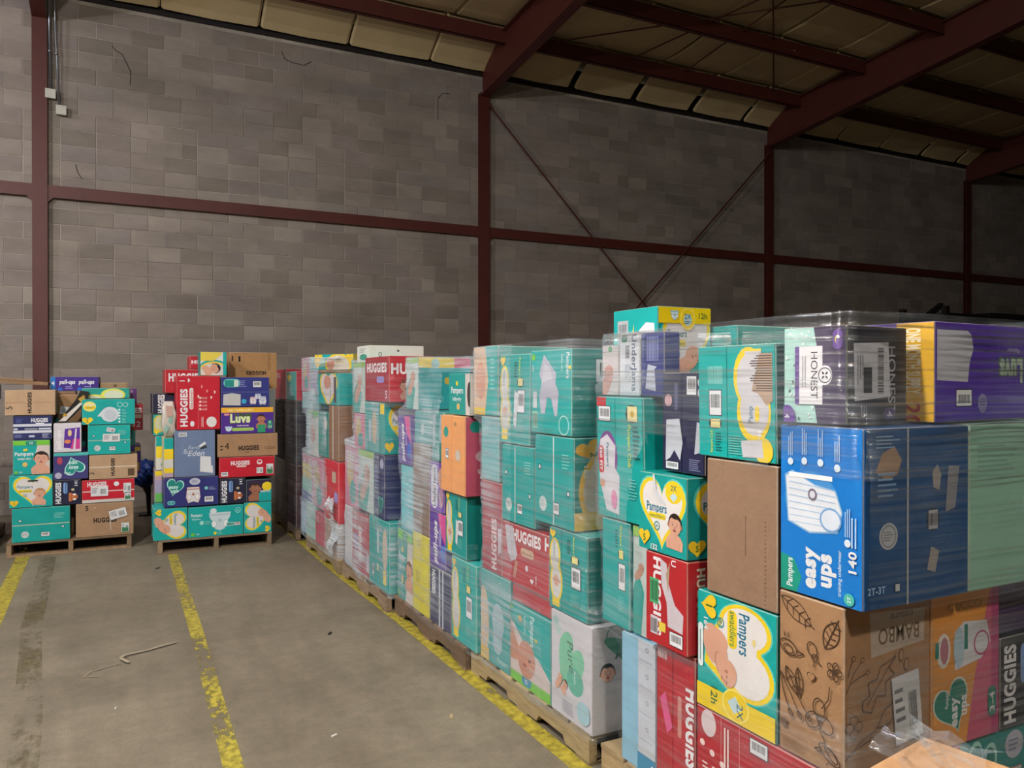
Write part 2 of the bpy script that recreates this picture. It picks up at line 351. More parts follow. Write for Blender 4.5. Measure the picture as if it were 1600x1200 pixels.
def d_hug(size='1', mode='a', c=RED, sub='little snugglers', full=True, bb=True, partial=None):
    def f(a):
        W, H = a.W, a.H
        if full: a.bg(c)
        t = partial or 'HUGGIES'
        if mode == 'a':
            a.text(t, W * .05, H * .72, H * .17, WHITE, .045, fit=W * (.78 if not partial else .6)); a.rrect(W * .34, H * .58, W * .34, H * .10, 'd9cba5'); a.text(sub, W * .36, H * .605, H * .035, '8c3b30', fit=W * .3)
            if bb: a.baby(W * .45, H * .32, min(W, H) * .15, -.3, '5c3b2c')
            a.text(size, W * .86, H * .08, H * .15, WHITE, .02); a.heart(W * .80, H * .13, W * .07, H * .08, WHITE)
            a.lines(W * .55, H * .14, W * .2, 3, H * .03, 'e7a3a0')
        elif mode == 'b':     # panel with logo, size and icons
            a.text(t, W * .06, H * .76, H * .16, WHITE, .045, fit=W * .70); a.rrect(W * .38, H * .62, W * .4, H * .09, 'e8e2dc'); a.text(sub, W * .40, H * .64, H * .04, RED, fit=W * .34)
            a.rrect(W * .06, H * .60, W * .1, H * .09, WHITE); a.line([(0, H * .5), (W * .5, H * .5)], .002, 'e7a3a0')
            for i in range(4): a.ell(W * (.38 + .07 * i), H * .46, W * .02, H * .03, 'efd5d0'); a.lines(W * (.36 + .07 * i), H * .4, W * .04, 4, H * .03, 'efd5d0')
            a.ell(W * .14, H * .2, W * .10, H * .12, 'e9e4e2'); a.lines(W * .05, H * .42, W * .2, 2, H * .03, 'efd5d0')
            for i, (x, y) in enumerate(((.62, .5), (.72, .3), (.6, .2), (.8, .42), (.7, .12))): a.heart(W * x, H * y, W * .06, H * .05, 'e59a96' if i % 2 else 'efd5d0')
            a.text(size, W * .90, H * .82, H * .12, WHITE); a.heart(W * .92, H * .72, W * .07, H * .06, WHITE)
        elif mode == 'c':     # low carton: logo over a seam, labels
            a.text(t, W * .2, H * .62, H * .2, WHITE, .045, fit=W * .34); a.rrect(W * .3, H * .50, W * .18, H * .09, 'e8c9c2')
            a.rrect(W * .67, H * .6, W * .1, H * .25, 'efe6e4'); a.rrect(W * .69, H * .7, W * .06, H * .1, c)
            a.barcode(W * .03, H * .08, W * .12, H * .2)
        elif mode == 'n':     # dark night carton, sideways logo
            a.text(t, W * .05, H * .74, H * .20, WHITE, .045, fit=W * .86); a.rrect(W * .45, H * .50, W * .45, H * .15, '7fa6dd'); a.text('overnites', W * .47, H * .53, H * .08, '1c2550', fit=W * .4)
            a.text('141', W * .75, H * .12, H * .13, WHITE); a.diaper(W * .3, H * .28, W * .36, H * .34, 'b3623a', 'd98a55'); a.ell(W * .6, H * .3, W * .05, H * .06, 'c9b48c')
    return f
def d_kraft(size='5', code='1-52235', big=False, flip=False, strip=False):
    def f(a):
        W, H = a.W, a.H
        if strip:
            a.text('HUGGIES', W * .2, H * .40, H * .17, BLK, .045, fit=W * .62); a.lines(W * .45, H * .32, W * .2, 1, .01, BLK); a.text(size, W * .2, H * .83, H * .13, BLK, .0); a.text(code, W * .45, H * .84, H * .06, '3a2c22', fit=W * .45)
        else:
            a.text('HUGGIES', W * .34, H * .28, H * .2, BLK, .045, fit=W * .34); a.lines(W * .45, H * .18, W * .12, 1, .01, BLK)
            a.text(size, W * .11, H * .34, H * .3, '2a201a', .0); a.lines(W * .04, H * .45, W * .06, 2, H * .14, '4a3a2c'); a.text(code, W * .78, H * .30, H * .12, '3a2c22', .0, fit=W * .18)
    return f
def d_hugn(a):           # navy carton front in two bands
    W, H = a.W, a.H; a.bg(NAVY); a.text('HUGGIES', W * .46, H * .74, H * .16, WHITE, .045, fit=W * .44); a.rect(W * .58, H * .66, W * .22, H * .04, WHITE)
    a.rect(0, H * .55, W, H * .11, 'd7dae4'); a.rect(0, H * .28, W, H * .11, 'd7dae4'); a.rect(W * .02, H * .42, W * .1, H * .07, 'd7dae4'); a.rect(W * .3, H * .41, W * .33, H * .08, '8d909b'); a.rect(W * .66, H * .42, W * .32, H * .07, 'd7dae4')
    a.lines(W * .08, H * .86, W * .18, 4, H * .05, '5a66a8'); a.rrect(W * .4, H * .1, W * .16, H * .09, 'b9bed6'); a.lines(W * .04, H * .18, W * .22, 2, H * .07, '8f97c4'); a.lines(W * .75, H * .22, W * .2, 4, H * .05, 'b9bed6')
def d_night(a):
    W, H = a.W, a.H; a.bg('2c3480'); a.rrect(W * .05, H * .66, W * .34, H * .28, '6fc7b9'); a.rect(W * .08, H * .68, W * .18, H * .22, '1d8f85'); a.rect(W * .27, H * .68, W * .08, H * .22, 'dbe5d5')
    a.lines(W * .36, H * .86, W * .18, 4, H * .06, '8d93c8'); a.barcode(W * .66, H * .66, W * .17, H * .2); a.rect(0, H * .49, W, .004, '6a72ab')
    a.patch([(.04, .06), (.40, .04), (.40, .42), (.22, .46), (.05, .42)], 'c9c6c2'); a.rrect(W * .42, H * .1, W * .1, H * .16, '3fa9c9')
    a.diaper(W * .66, H * .2, W * .14, H * .26, 'dcd8dd', 'bb5a55', True); a.diaper(W * .86, H * .2, W * .16, H * .3, 'd2d5e2', '8189b5', True); a.diaper(W * .76, H * .34, W * .14, H * .2, 'c6cada', '8189b5', True)
def d_luvs(a):
    W, H = a.W, a.H; a.bg('4f2790'); a.rect(0, H * .80, W, H * .2, 'f0b429'); a.text('ONE MONTH SUPPLY', W * .12, H * .84, H * .10, 'fbe9a8', .03, fit=W * .5)
    a.text('LUVS', W * .16, H * .42, H * .32, '4a5f35', .1, fit=W * .42); a.text('Luvs', W * .17, H * .43, H * .32, 'e3efb5', .055, fit=W * .38); a.rrect(W * .05, H * .68, W * .12, H * .1, 'b3304e'); a.text('NEW', W * .06, H * .70, H * .06, WHITE, fit=W * .09)
    a.text('Leakguards', W * .30, H * .28, H * .06, WHITE, fit=W * .22); a.rrect(W * .2, H * .10, W * .42, H * .12, 'a9cf5c'); a.diaper(W * .14, H * .18, W * .14, H * .2, 'cfe0ea', '8fb3d0')
    a.baby(W * .76, H * .55, H * .16, 0, '3a2018', 'b87a58'); a.rect(W * .69, H * .02, W * .15, H * .3, '2c9b6e'); a.rrect(W * .88, H * .14, W * .1, H * .36, '2f8f6e'); a.text('6', W * .93, H * .37, H * .09, WHITE, al='c'); a.text('124', W * .93, H * .2, H * .08, WHITE, fit=W * .07, al='c')
def d_pull(word='pull-ups', vert=False, pk=True, half=''):
    def f(a):
        W, H = a.W, a.H; a.bg('5b2a9c')
        if pk: a.poly([(W * .45, 0), (W, 0), (W, H * .45), (W * .7, H * .35)], 'e0529c')
        a.ell(W * .3, H * .08, W * .16, H * .22, '2b62c9'); a.text(word, W * .06, H * .52, H * .24, WHITE, .045, fit=W * .78, shear=.15); a.lines(W * .4, H * .36, W * .4, 2, H * .08, 'b9a3e0')
    return f
def d_pull2(a):
    W, H = a.W, a.H; a.bg('3d1f86'); a.rect(0, 0, W * .10, H, '1877c4'); a.text('4', W * .05, H * .4, H * .3, WHITE, al='c')
    for i in (0, 1):
        x = W * (.18 + .40 * i); a.text('pull-ups', x, H * .5, H * .3, WHITE, .045, fit=W * .33, shear=.15); a.lines(x + W * .12, H * .28, W * .16, 2, H * .12, 'b9a3e0'); a.ell(x + W * .02, H * .1, W * .05, H * .16, '2b62c9')
def d_easy(c=NAVY, small=False):
    def f(a):
        W, H = a.W, a.H; a.bg(c); a.heart(W * .19, H * .66, W * .32, H * .62, 'a9ddd6', -.25); a.heart(W * .19, H * .66, W * .28, H * .54, '148a80', -.25)
        a.text('easy', W * .09, H * .64, H * .13, 'd4f2ee', .03, fit=W * .17); a.text('ups', W * .13, H * .50, H * .13, 'd4f2ee', .03, fit=W * .13)
        a.rrect(W * .06, H * .08, W * .14, H * .14, '5fc3ba'); a.text('3-4', W * .13, H * .115, H * .07, c, al='c', fit=W * .1)
        a.ell(W * .56, H * .85, W * .10, H * .12, 'c3c6d6'); a.lines(W * .5, H * .88, W * .12, 3, H * .04, '7a80a8'); a.diaper(W * .53, H * .38, W * .27, H * .56, 'e0e0e2', 'b8785e', True)
        a.ell(W * .77, H * .6, H * .06, H * .06, '7fd0c7'); a.lines(W * .82, H * .62, W * .14, 3, H * .04, '9aa0cc'); a.barcode(W * .74, H * .12, W * .16, H * .18)
    return f
def d_easyblue(a):
    W, H = a.W, a.H; a.bg('0f78cc')
    a.poly([(0, H), (0, H * .78), (W * .1, H * .72), (W * .2, H * .82), (W * .22, H)], '17957f')
    a.text('Pampers', W * .03, H * .84, H * .08, WHITE, .02, fit=W * .17)
    a.text('easy', W * .05, H * .55, H * .17, WHITE, .05, fit=W * .24); a.text('ups', W * .08, H * .36, H * .17, WHITE, .05, fit=W * .19); a.text('training underwear', W * .05, H * .24, H * .045, 'e0f0fb', .005, fit=W * .26)
    a.ell(W * .56, H * .60, W * .175, H * .34, '3a91d6')
    P = [(.40, .28), (.37, .62), (.42, .90), (.70, .94), (.73, .84), (.66, .55), (.64, .30), (.52, .22)]
    a.poly([(W * x, H * y) for x, y in P], '8bb6dd'); a.poly([(W * (.55 + (x - .55) * .94), H * (.58 + (y - .58) * .95)) for x, y in P], 'e4e9f0')
    for k in range(7): a.line([(W * (.43 + .035 * k), H * .30), (W * (.42 + .04 * k), H * .88)], .0022, 'a9c6e6')
    a.rect(W * .69, H * .34, W * .028, H * .54, 'f4f6f8'); a.ell(W * .47, H * .36, W * .07, H * .13, '7da9da'); a.ell(W * .47, H * .36, W * .058, H * .11, 'dfe7f2')
    a.ell(W * .60, H * .58, W * .035, H * .055, '7d6f86'); a.ell(W * .60, H * .58, W * .022, H * .035, 'dde0e8')
    for i, (x, y) in enumerate(((.78, .86), (.79, .68), (.79, .48), (.77, .28), (.36, .16))):
        a.ell(W * x, H * y, W * .022, H * .036, 'dbe7f2'); a.lines(W * (x + .035), H * (y + .02), W * .16, 3, H * .024, 'b5d6f2')
    a.text('140', W * .20, H * .06, H * .09, WHITE, .03, fit=W * .12); a.lines(W * .34, H * .1, W * .18, 2, H * .04, 'b5d6f2')
    a.ell(W * .05, H * .14, W * .035, H * .06, '49b9a8'); a.text('2T', W * .05, H * .12, H * .04, WHITE, al='c')
def d_blueside(a):
    W, H = a.W, a.H
    a.ell(W * .22, H * .40, W * .085, H * .075, 'b6b7bb'); a.ring(W * .22, H * .40, W * .07, .004, '7c8794'); a.lines(W * .17, H * .42, W * .1, 4, H * .015, '7c8794')
    a.patch([(.10, .76), (.16, .86), (.27, .9), (.34, .82), (.3, .74), (.2, .71)], 'a8896d'); a.lines(W * .12, H * .74, W * .2, 5, H * .03, '7fa2c6')
    a.rrect(W * .58, H * .40, W * .12, H * .13, '20262e'); a.rect(W * .595, H * .41, W * .09, H * .11, 'b6b7bb'); a.bars(W * .6, H * .43, W * .08, H * .07, BLK, 12)
    a.patch([(.64, .65), (.70, .63), (.72, .72), (.68, .78), (.63, .74)], 'a29b96'); a.patch([(.58, .18), (.66, .16), (.7, .28), (.62, .31)], 'a29b96'); a.patch([(.76, .5), (.86, .52), (.90, .76), (.79, .77)], '8e8f96')
    a.rrect(W * .27, H * .08, W * .06, H * .055, '20262e'); a.rect(W * .28, H * .088, W * .04, H * .04, 'c9ccd2'); a.text('2T-3T', W * .03, H * .09, H * .04, 'a9c6e6'); a.rect(W * .385, 0, W * .016, H, 'b3b3b0')
    a.lines(W * .10, H * .95, W * .22, 4, H * .02, '7fa2c6')
def d_honL(a):
    W, H = a.W, a.H; a.bg('b4ded4')
    rnd = random.Random(3)
    for i in range(30):
        x, y = rnd.uniform(.03, .97), rnd.uniform(.03, .48); a.ell(W * x, H * y, W * .02, H * .013, ('5a5f66', 'eaf5f2', 'f2f5f4')[i % 3], 8, rnd.uniform(0, 3))
    a.poly([(0, H), (W, H), (W, H * .56), (W * .66, H * .48), (W * .4, H * .60), (0, H * .50)], '3f2e4f')
    a.rect(W * .2, H * .24, W * .6, H * .40, 'efebed'); a.text('HONEST', W * .26, H * .46, H * .11, BLK, .0, fit=W * .48)
    a.lines(W * .3, H * .36, W * .4, 2, H * .04, '9a9aa0'); a.rect(W * .2, H * .20, W * .6, H * .07, '6a4a94')
    a.ell(W * .5, H * .68, W * .10, H * .11, 'efebed'); a.ring(W * .5, H * .68, W * .08, .003, BLK)
    for e in range(4): a.ell(W * .5 + W * .03 * math.cos(e * 1.57 + .78), H * .68 + W * .03 * math.sin(e * 1.57 + .78), W * .02, W * .011, BLK, 8, e * 1.57 + .78)
    a.ell(W * .95, H * .07, W * .14, H * .14, '6a3f9a'); a.text('4', W * .93, H * .03, H * .09, WHITE, al='c'); a.rrect(W * .04, H * .80, W * .2, H * .15, '6a4a94'); a.ell(W * .14, H * .87, W * .04, H * .04, 'e3cc7a'); a.ell(W * .155, H * .885, W * .035, H * .035, '6a4a94')
def d_honF(a):
    W, H = a.W, a.H; a.bg('17192a'); a.text('HONEST', W * .20, H * .68, H * .13, 'a7abb6', .0, fit=W * .70)
    a.poly([(W * .18, H * .10), (W * .76, H * .12), (W * .72, H * .72), (W * .16, H * .68)], 'c3c4ca'); a.bars(W * .22, H * .5, W * .46, H * .10, BLK, 26); a.lines(W * .3, H * .24, W * .3, 3, H * .04, '6e7078'); a.rect(W * .42, H * .26, W * .26, H * .14, '23252c')
    a.rrect(W * .84, H * .6, W * .12, H * .2, '463a6b'); a.text('4', W * .9, H * .66, H * .09, 'c9c6da', al='c'); a.lines(W * .8, H * .3, W * .16, 3, H * .04, '7c8090')
def d_luvF(a):           # purple carton standing upside down
    W, H = a.W, a.H; a.bg('4f299f')
    a.text('Luvs', W * .02, H * .36, H * .24, '5f7a5c', .09, fit=W * .3); a.text('Luvs', W * .03, H * .37, H * .24, 'b9cfb6', .05, fit=W * .27); a.text('Platinum', W * .07, H * .24, H * .05, 'c3b6e0', fit=W * .14)
    a.patch([(.66, .08), (.98, .08), (.98, .58), (.66, .60), (.64, .40), (.60, .26), (.62, .12)], 'c3c4cc'); a.barcode(W * .62, H * .68, W * .16, H * .16); a.ell(W * .5, H * .82, W * .05, H * .10, '8f84b4'); a.lines(W * .47, H * .83, W * .07, 3, H * .03, '5b4d86')
def d_luvL(a):
    W, H = a.W, a.H; a.bg('5a35a0'); a.rect(0, H * .6, W, H * .4, 'deab30'); a.text('ONE MONTH SUPPLY', W * .06, H * .70, H * .16, 'f2e6c4', .04, fit=W * .66); a.text('20', W * .80, H * .68, H * .18, 'b2402e', .03); a.rrect(W * .06, H * .30, W * .16, H * .22, 'e0b66a'); a.text('N', W * .10, H * .34, H * .14, '7a2b4b')
def d_bamL(a):
    W, H = a.W, a.H; k = '4a3526'; t = .0035
    def leaf(cx, cy, l, wd, rot, n=5):
        c, q = math.cos(rot), math.sin(rot)
        def T(x, y): return (cx + c * x - q * y, cy + q * x + c * y)
        up = [T(l * (i / 10 - .5), wd * math.sin(math.pi * i / 10) ** .8) for i in range(11)]; dn = [T(l * (i / 10 - .5), -wd * math.sin(math.pi * i / 10) ** .8) for i in range(11)]
        a.line(up, t, k); a.line(dn, t, k); a.line([T(-l * .5, 0), T(l * .6, 0)], t, k)
        for i in range(1, n): x = l * (i / n - .5); a.line([T(x, 0), T(x + l * .1, wd * .75)], t * .8, k); a.line([T(x, 0), T(x + l * .1, -wd * .75)], t * .8, k)
    leaf(W * .28, H * .9, W * .55, W * .11, -.5); leaf(W * .82, H * .82, W * .4, W * .11, 1.1); leaf(W * .22, H * .46, W * .36, W * .07, -1.0, 3); leaf(W * .34, H * .47, W * .34, W * .06, -1.45, 3)
    def blob(cx, cy, rx, ry, rot=0, n=20):
        c, q = math.cos(rot), math.sin(rot)
        a.line([(cx + c * rx * math.cos(6.2832 * i / n) - q * ry * math.sin(6.2832 * i / n), cy + q * rx * math.cos(6.2832 * i / n) + c * ry * math.sin(6.2832 * i / n)) for i in range(n + 1)], t, k)
    blob(W * .17, H * .66, W * .14, W * .09, -.3); blob(W * .17, H * .65, W * .08, W * .05, -.3); a.line([(W * .3, H * .66), (W * .42, H * .65), (W * .3, H * .62)], t, k); a.line([(W * .12, H * .72), (W * .1, H * .75)], t, k); a.line([(W * .17, H * .72), (W * .17, H * .75)], t, k)
    blob(W * .55, H * .7, W * .09, W * .07, -1.1); blob(W * .59, H * .655, W * .045, W * .04); a.line([(W * .62, H * .64), (W * .7, H * .62)], t, k); a.line([(W * .58, H * .63), (W * .58, H * .6)], t, k)
    for i in range(5): e = i * 1.2566; blob(W * .88 + W * .06 * math.cos(e), H * .62 + W * .06 * math.sin(e), W * .055, W * .04, e, 10)
    a.heart(W * .54, H * .53, W * .13, W * .12, k); a.heart(W * .54, H * .53, W * .11, W * .10, 'a67f5b')
    for i in range(3): e = 1.57 + i * 2.094; blob(W * .66 + W * .11 * math.cos(e), H * .31 + W * .11 * math.sin(e), W * .12, W * .09, e, 16)
    blob(W * .66, H * .31, W * .04, W * .04); a.line([(W * .66, H * .25), (W * .74, H * .19), (W * .76, H * .12)], t, k); a.line([(W * .7, H * .37), (W * .8, H * .44), (W * .82, H * .52)], t, k)
    for dx in (0, .12, .24): a.line([(W * .04, H * .5), (W * (.1 + dx), H * .38), (W * (.2 + dx * 1.2), H * (.27 + dx * .1))], t, k); blob(W * (.22 + dx * 1.2), H * (.26 + dx * .1), W * .05, W * .025, -.9, 10)
    blob(W * .82, H * .12, W * .17, W * .07, -.5); a.line([(W * .7, H * .14), (W * .6, H * .12), (W * .7, H * .11)], t, k); blob(W * .86, H * .12, W * .1, W * .04, -.7)
    a.heart(W * .84, H * .045, W * .12, W * .11, k); a.heart(W * .84, H * .045, W * .1, W * .09, 'a67f5b'); a.rect(W * .06, H * .16, W * .1, W * .1, '6d5643'); a.lines(W * .06, H * .1, W * .4, 5, H * .012, '8a6a4e')
def d_bamF(a):
    W, H = a.W, a.H; k = '5a4332'; t = .003
    a.patch([(.30, .68), (.92, .72), (.93, .92), (.28, .95)], 'b8a898')
    a.text('BAMBO', W * .86, H * .84, H * .10, '6f5c4a', .01, fit=W * .48, rot=math.pi); a.text('nature', W * .78, H * .92, H * .05, '6f5c4a', .0, fit=W * .26, rot=math.pi)
    for (x0, y0, x1, y1) in ((.02, .5, .2, .68), (.05, .55, .26, .6), (.04, .6, .1, .7), (.0, .12, .3, .2), (.02, .13, .36, .25)):
        a.line([(W * x0, H * y0), (W * (x0 + x1) / 2, H * (y0 * .35 + y1 * .65)), (W * x1, H * y1)], t, k); a.ell(W * x1, H * y1, W * .022, W * .022, k); a.ell(W * x1, H * y1, W * .015, W * .015, 'a67f5b')
    P = [(.2, .38), (.3, .36), (.36, .45), (.46, .44), (.46, .52), (.56, .56), (.5, .6), (.58, .66), (.40, .62), (.36, .55), (.26, .54), (.28, .46), (.2, .44), (.2, .38)]
    a.line([(W * x, H * y) for x, y in P], t, k); a.line([(W * .24, H * .40), (W * .58, H * .68)], t, k)
    for x, y in ((.64, .66), (.70, .60)): a.ell(W * x, H * y, W * .03, W * .05, k); a.ell(W * x, H * y, W * .024, W * .042, 'a67f5b')
    for i in range(4): e = i * 1.57; a.ell(W * .1 + W * .05 * math.cos(e), H * .30 + W * .05 * math.sin(e), W * .045, W * .04, k); a.ell(W * .1 + W * .05 * math.cos(e), H * .30 + W * .05 * math.sin(e), W * .038, W * .033, 'a67f5b')
    a.line([(W * .36, H * .26), (W * .44, H * .36), (W * .58, H * .4)], t, k); a.line([(W * .36, H * .26), (W * .5, H * .27), (W * .6, H * .36)], t, k)
def d_orange(a):
    W, H = a.W, a.H; a.bg('e39a45'); a.poly([(W * .5, 0), (W, 0), (W, H * .95), (W * .85, H * .95), (W * .62, H * .4)], 'cf5f80'); a.rect(W * .88, 0, W * .12, H, 'b8437a')
    a.heart(W * .30, H * .24, W * .52, H * .36, 'd2e0d4', .35); a.heart(W * .30, H * .24, W * .48, H * .33, '1a8373', .35)
    a.text('easy', W * .36, H * .12, H * .075, WHITE, .04, rot=math.pi / 2, fit=H * .19); a.text('ups', W * .50, H * .18, H * .075, WHITE, .04, rot=math.pi / 2, fit=H * .13); a.text('Pampers', W * .23, H * .25, H * .035, WHITE, .01, rot=math.pi / 2, fit=H * .11)
    a.ell(W * .16, H * .62, W * .10, H * .11, 'e2ded8'); a.ell(W * .17, H * .62, W * .06, H * .085, 'b77a88'); a.rect(W * .04, H * .58, W * .05, H * .1, '1a8373')
    a.poly([(W * .32, H * .48), (W * .72, H * .52), (W * .86, H * .62), (W * .8, H * .76), (W * .45, H * .78), (W * .32, H * .72)], 'dfe0e6'); a.ell(W * .38, H * .62, W * .08, H * .13, 'b6cfe0'); a.ring(W * .72, H * .62, W * .12, .006, 'b8437a'); a.rect(W * .46, H * .6, W * .05, H * .16, '1a8373')
    a.text('CBCCO', W * .22, H * .86, H * .05, 'a98a44', .0, fit=W * .5); a.rrect(W * .82, H * .12, W * .13, H * .2, '1a8373'); a.text('3-4', W * .92, H * .15, H * .05, WHITE, rot=math.pi / 2, fit=H * .13)
def d_pureL(a):
    W, H = a.W, a.H; a.bg('cfccd2'); a.heart(W * .42, H * .52, W * .62, H * .62, '7cc5a2', -.55); a.ell(W * .6, H * .4, W * .2, H * .13, '5fb49d')
    a.text('Pure', W * .40, H * .76, H * .11, '3d6b59', -.0, rot=-math.pi / 2 + .15, shear=.2, fit=H * .3); a.text('Pampers', W * .58, H * .5, H * .03, 'e0f0ea', rot=-math.pi / 2, fit=H * .12)
    a.ell(W * .12, H * .9, W * .07, H * .05, 'a5c8c2'); a.ell(W * .2, H * .82, W * .06, H * .045, 'b5d0cb'); a.baby(W * .36, H * .32, W * .06, -.5, BLK); a.sleeper(W * .24, H * .36, W * .06, .4)
    a.lines(W * .3, H * .16, W * .3, 5, H * .025, 'a9a6b4'); a.rrect(W * .66, H * .06, W * .3, H * .2, 'a5ccd6')
def d_pureF(a):
    W, H = a.W, a.H; a.bg('c4bfc0'); a.heart(W * .5, H * .7, W * .8, H * .22, '3f8a6b', -.4); a.text('Pure', W * .3, H * .68, H * .05, '2a5a48', shear=.2, fit=W * .3); a.ring(W * .3, H * .9, W * .12, .006, '3f8a7a'); a.baby(W * .2, H * .56, W * .10, 0, BLK, body=False); a.lines(W * .5, H * .5, W * .3, 6, H * .03, '8c8a90'); a.rect(W * .8, H * .1, W * .2, H * .16, '2a7a5e')
def d_under(a):
    W, H = a.W, a.H; a.bg('7d4bb2'); a.rrect(W * .05, H * .45, W * .9, H * .45, WHITE); a.text('UnderJams', W * .09, H * .56, H * .24, '54407c', .02, fit=W * .8); a.ell(W * .3, H * .2, W * .2, H * .16, 'c99ab0'); a.ell(W * .7, H * .22, W * .2, H * .18, 'd7a78f')
def d_under2(a):
    W, H = a.W, a.H; a.bg('d5d6dc'); a.text('UnderJams', W * .03, H * .62, H * .24, '3f4a6a', .02, fit=W * .9); a.bars(W * .2, H * .3, W * .2, H * .2); a.lines(W * .5, H * .5, W * .3, 4, H * .07, '8d93a0'); a.rrect(W * .03, H * .1, W * .12, H * .3, '2e7a5a')
def d_eden(a):
    W, H = a.W, a.H; a.bg('6d80a3'); a.ring(W * .45, H * .62, W * .26, .003, '8393b4'); a.text('Earth', W * .33, H * .60, H * .07, 'c5ccda', .0, fit=W * .3, shear=.25); a.text('&', W * .22, H * .50, H * .11, 'c5ccda', .0); a.text('Eden', W * .32, H * .45, H * .12, 'd6dbe6', .01, fit=W * .42, shear=.3)
    a.rect(W * .10, H * .87, W * .2, H * .09, 'dadde2'); a.bars(W * .12, H * .89, W * .16, H * .05); a.poly([(W * .6, H * .66), (W * .76, H * .70), (W * .80, H * .62), (W * .64, H * .58)], '2c3038'); a.poly([(W * .6, H * .67), (W * .74, H * .75), (W * .78, H * .70), (W * .62, H * .62)], 'e3e6ea')
    a.poly([(W * .62, H * .10), (W * .95, H * .06), (W * .94, H * .22), (W * .90, H * .22), (W * .89, H * .42), (W * .63, H * .44)], 'dedfe2')
def d_plain(col=None, marks=None):
    def f(a):
        if col: a.bg(col)
        if marks: a.lines(a.W * .08, a.H * .86, a.W * .4, 6, a.H * .03, marks)
    return f
def d_yel(a): a.rrect(a.W * .3, a.H * .86, a.W * .2, a.H * .06, '8a7d28'); a.rect(a.W * .34, a.H * .87, a.W * .12, a.H * .04, YEL); a.lines(a.W * .2, a.H * .5, a.W * .3, 5, a.H * .03, 'a59a3a')
def d_360(a):
    W, H = a.W, a.H; a.rect(0, H * .92, W * .22, H * .08, 'c22b35'); a.barcode(W * .05, H * .80, W * .26, H * .12)
    a.ell(W * .24, H * .50, W * .22, H * .22, '7b3f8c'); a.poly([(W * .04, H * .5), (W * .08, H * .64), (W * .24, H * .69), (W * .42, H * .6), (W * .40, H * .42), (W * .5, H * .36), (W * .48, H * .04), (W * .2, H * .06), (W * .06, H * .3)], 'd3cfd6')
    a.rrect(W * .04, H * .36, W * .12, H * .23, 'c22b35'); a.text('360 FIT', W * .07, H * .58, H * .035, WHITE, .03, rot=-math.pi / 2, fit=H * .2); a.text('Pampers', W * .22, H * .62, H * .04, '2a6f86', .01, rot=-math.pi / 2, fit=H * .2)
    a.baby(W * .12, H * .28, W * .06, .4, None, body=False); a.ell(W * .38, H * .16, W * .06, H * .08, 'd98ab0')
    a.rrect(W * .66, H * .80, W * .24, H * .14, '20352f'); a.rect(W * .70, H * .81, W * .2, H * .12, 'e7d99a'); a.ell(W * .8, H * .87, W * .04, H * .03, 'c9a42e'); a.text('Pampers Club', W * .70, H * .78, H * .045, 'd8ea55', .01, rot=-math.pi / 2, fit=H * .34); a.lines(W * .80, H * .76, W * .14, 8, H * .035, '0b5c57'); a.lines(W * .7, H * .34, W * .2, 7, H * .025, '69c4bb')
def d_navL(a):
    W, H = a.W, a.H
    a.rect(W * .30, H * .62, W * .08, H * .28, '56597c'); a.patch([(.08, .10), (.10, .52), (.42, .54), (.5, .30), (.44, .12), (.3, .22), (.2, .14)], 'c3c6d0'); a.rrect(W * .06, H * .66, W * .18, H * .12, 'c9a0a6'); a.barcode(W * .60, H * .78, W * .22, H * .18); a.ell(W * .9, H * .9, W * .05, H * .04, 'c3c6d0'); a.ell(W * .9, H * .8, W * .05, H * .04, 'c3c6d0')
    a.patch([(.78, .2), (.9, .22), (.92, .5), (.84, .52)], 'c3c6d0'); a.lines(W * .66, H * .14, W * .3, 6, H * .02, '8d90b4'); a.barcode(W * .1, H * .03, W * .3, H * .07)
def d_198(a):
    W, H = a.W, a.H
    a.bars(W * .14, H * .66, W * .20, H * .16, '8fd4cc', 12); a.barcode(W * .16, H * .38, W * .16, H * .22); a.rrect(W * .15, H * .26, W * .17, H * .09, '20352f'); a.rect(W * .175, H * .265, W * .13, H * .08, 'e7d99a')
    a.text('Pampers Club', W * .20, H * .04, H * .035, 'd8ea55', .01, rot=math.pi / 2, fit=H * .2); a.lines(W * .24, H * .21, W * .08, 7, H * .025, '0b5c57')
    a.ell(W * .68, H * .72, W * .19, H * .26, YEL); a.ell(W * .74, H * .42, W * .21, H * .26, YEL); a.rect(W * .60, H * .80, W * .24, H * .16, YEL)
    a.ell(W * .69, H * .70, W * .155, H * .22, 'd3cfd3'); a.ell(W * .75, H * .44, W * .175, H * .22, 'd3cfd3'); a.rect(W * .64, H * .72, W * .2, H * .22, 'd3cfd3')
    a.patch([(.82, .92), (.97, .92), (.97, .52), (.90, .48), (.80, .58), (.72, .60)], 'b99a80')
    for i in range(15): a.poly([(W * (.74 + .04 * math.sin(i)), H * (.60 + .021 * i)), (W * .965, H * (.60 + .021 * i)), (W * .965, H * (.609 + .021 * i)), (W * (.74 + .04 * math.sin(i)), H * (.609 + .021 * i))], '4c3a2c', keep=i > 0)
    a.text('Pamp', W * .73, H * .33, H * .055, '1a6c8a', .01, rot=math.pi / 2, fit=H * .14); a.rrect(W * .76, H * .34, W * .05, H * .13, YEL); a.text('198', W * .84, H * .19, H * .045, WHITE, .03, rot=math.pi / 2, fit=H * .08)
    a.ell(W * .86, H * .1, W * .11, H * .11, YEL); a.patch([(.60, .03), (.86, .04), (.84, .19), (.58, .17)], 'd0cdd2'); a.lines(W * .42, H * .2, W * .2, 8, H * .022, '69c4bb')
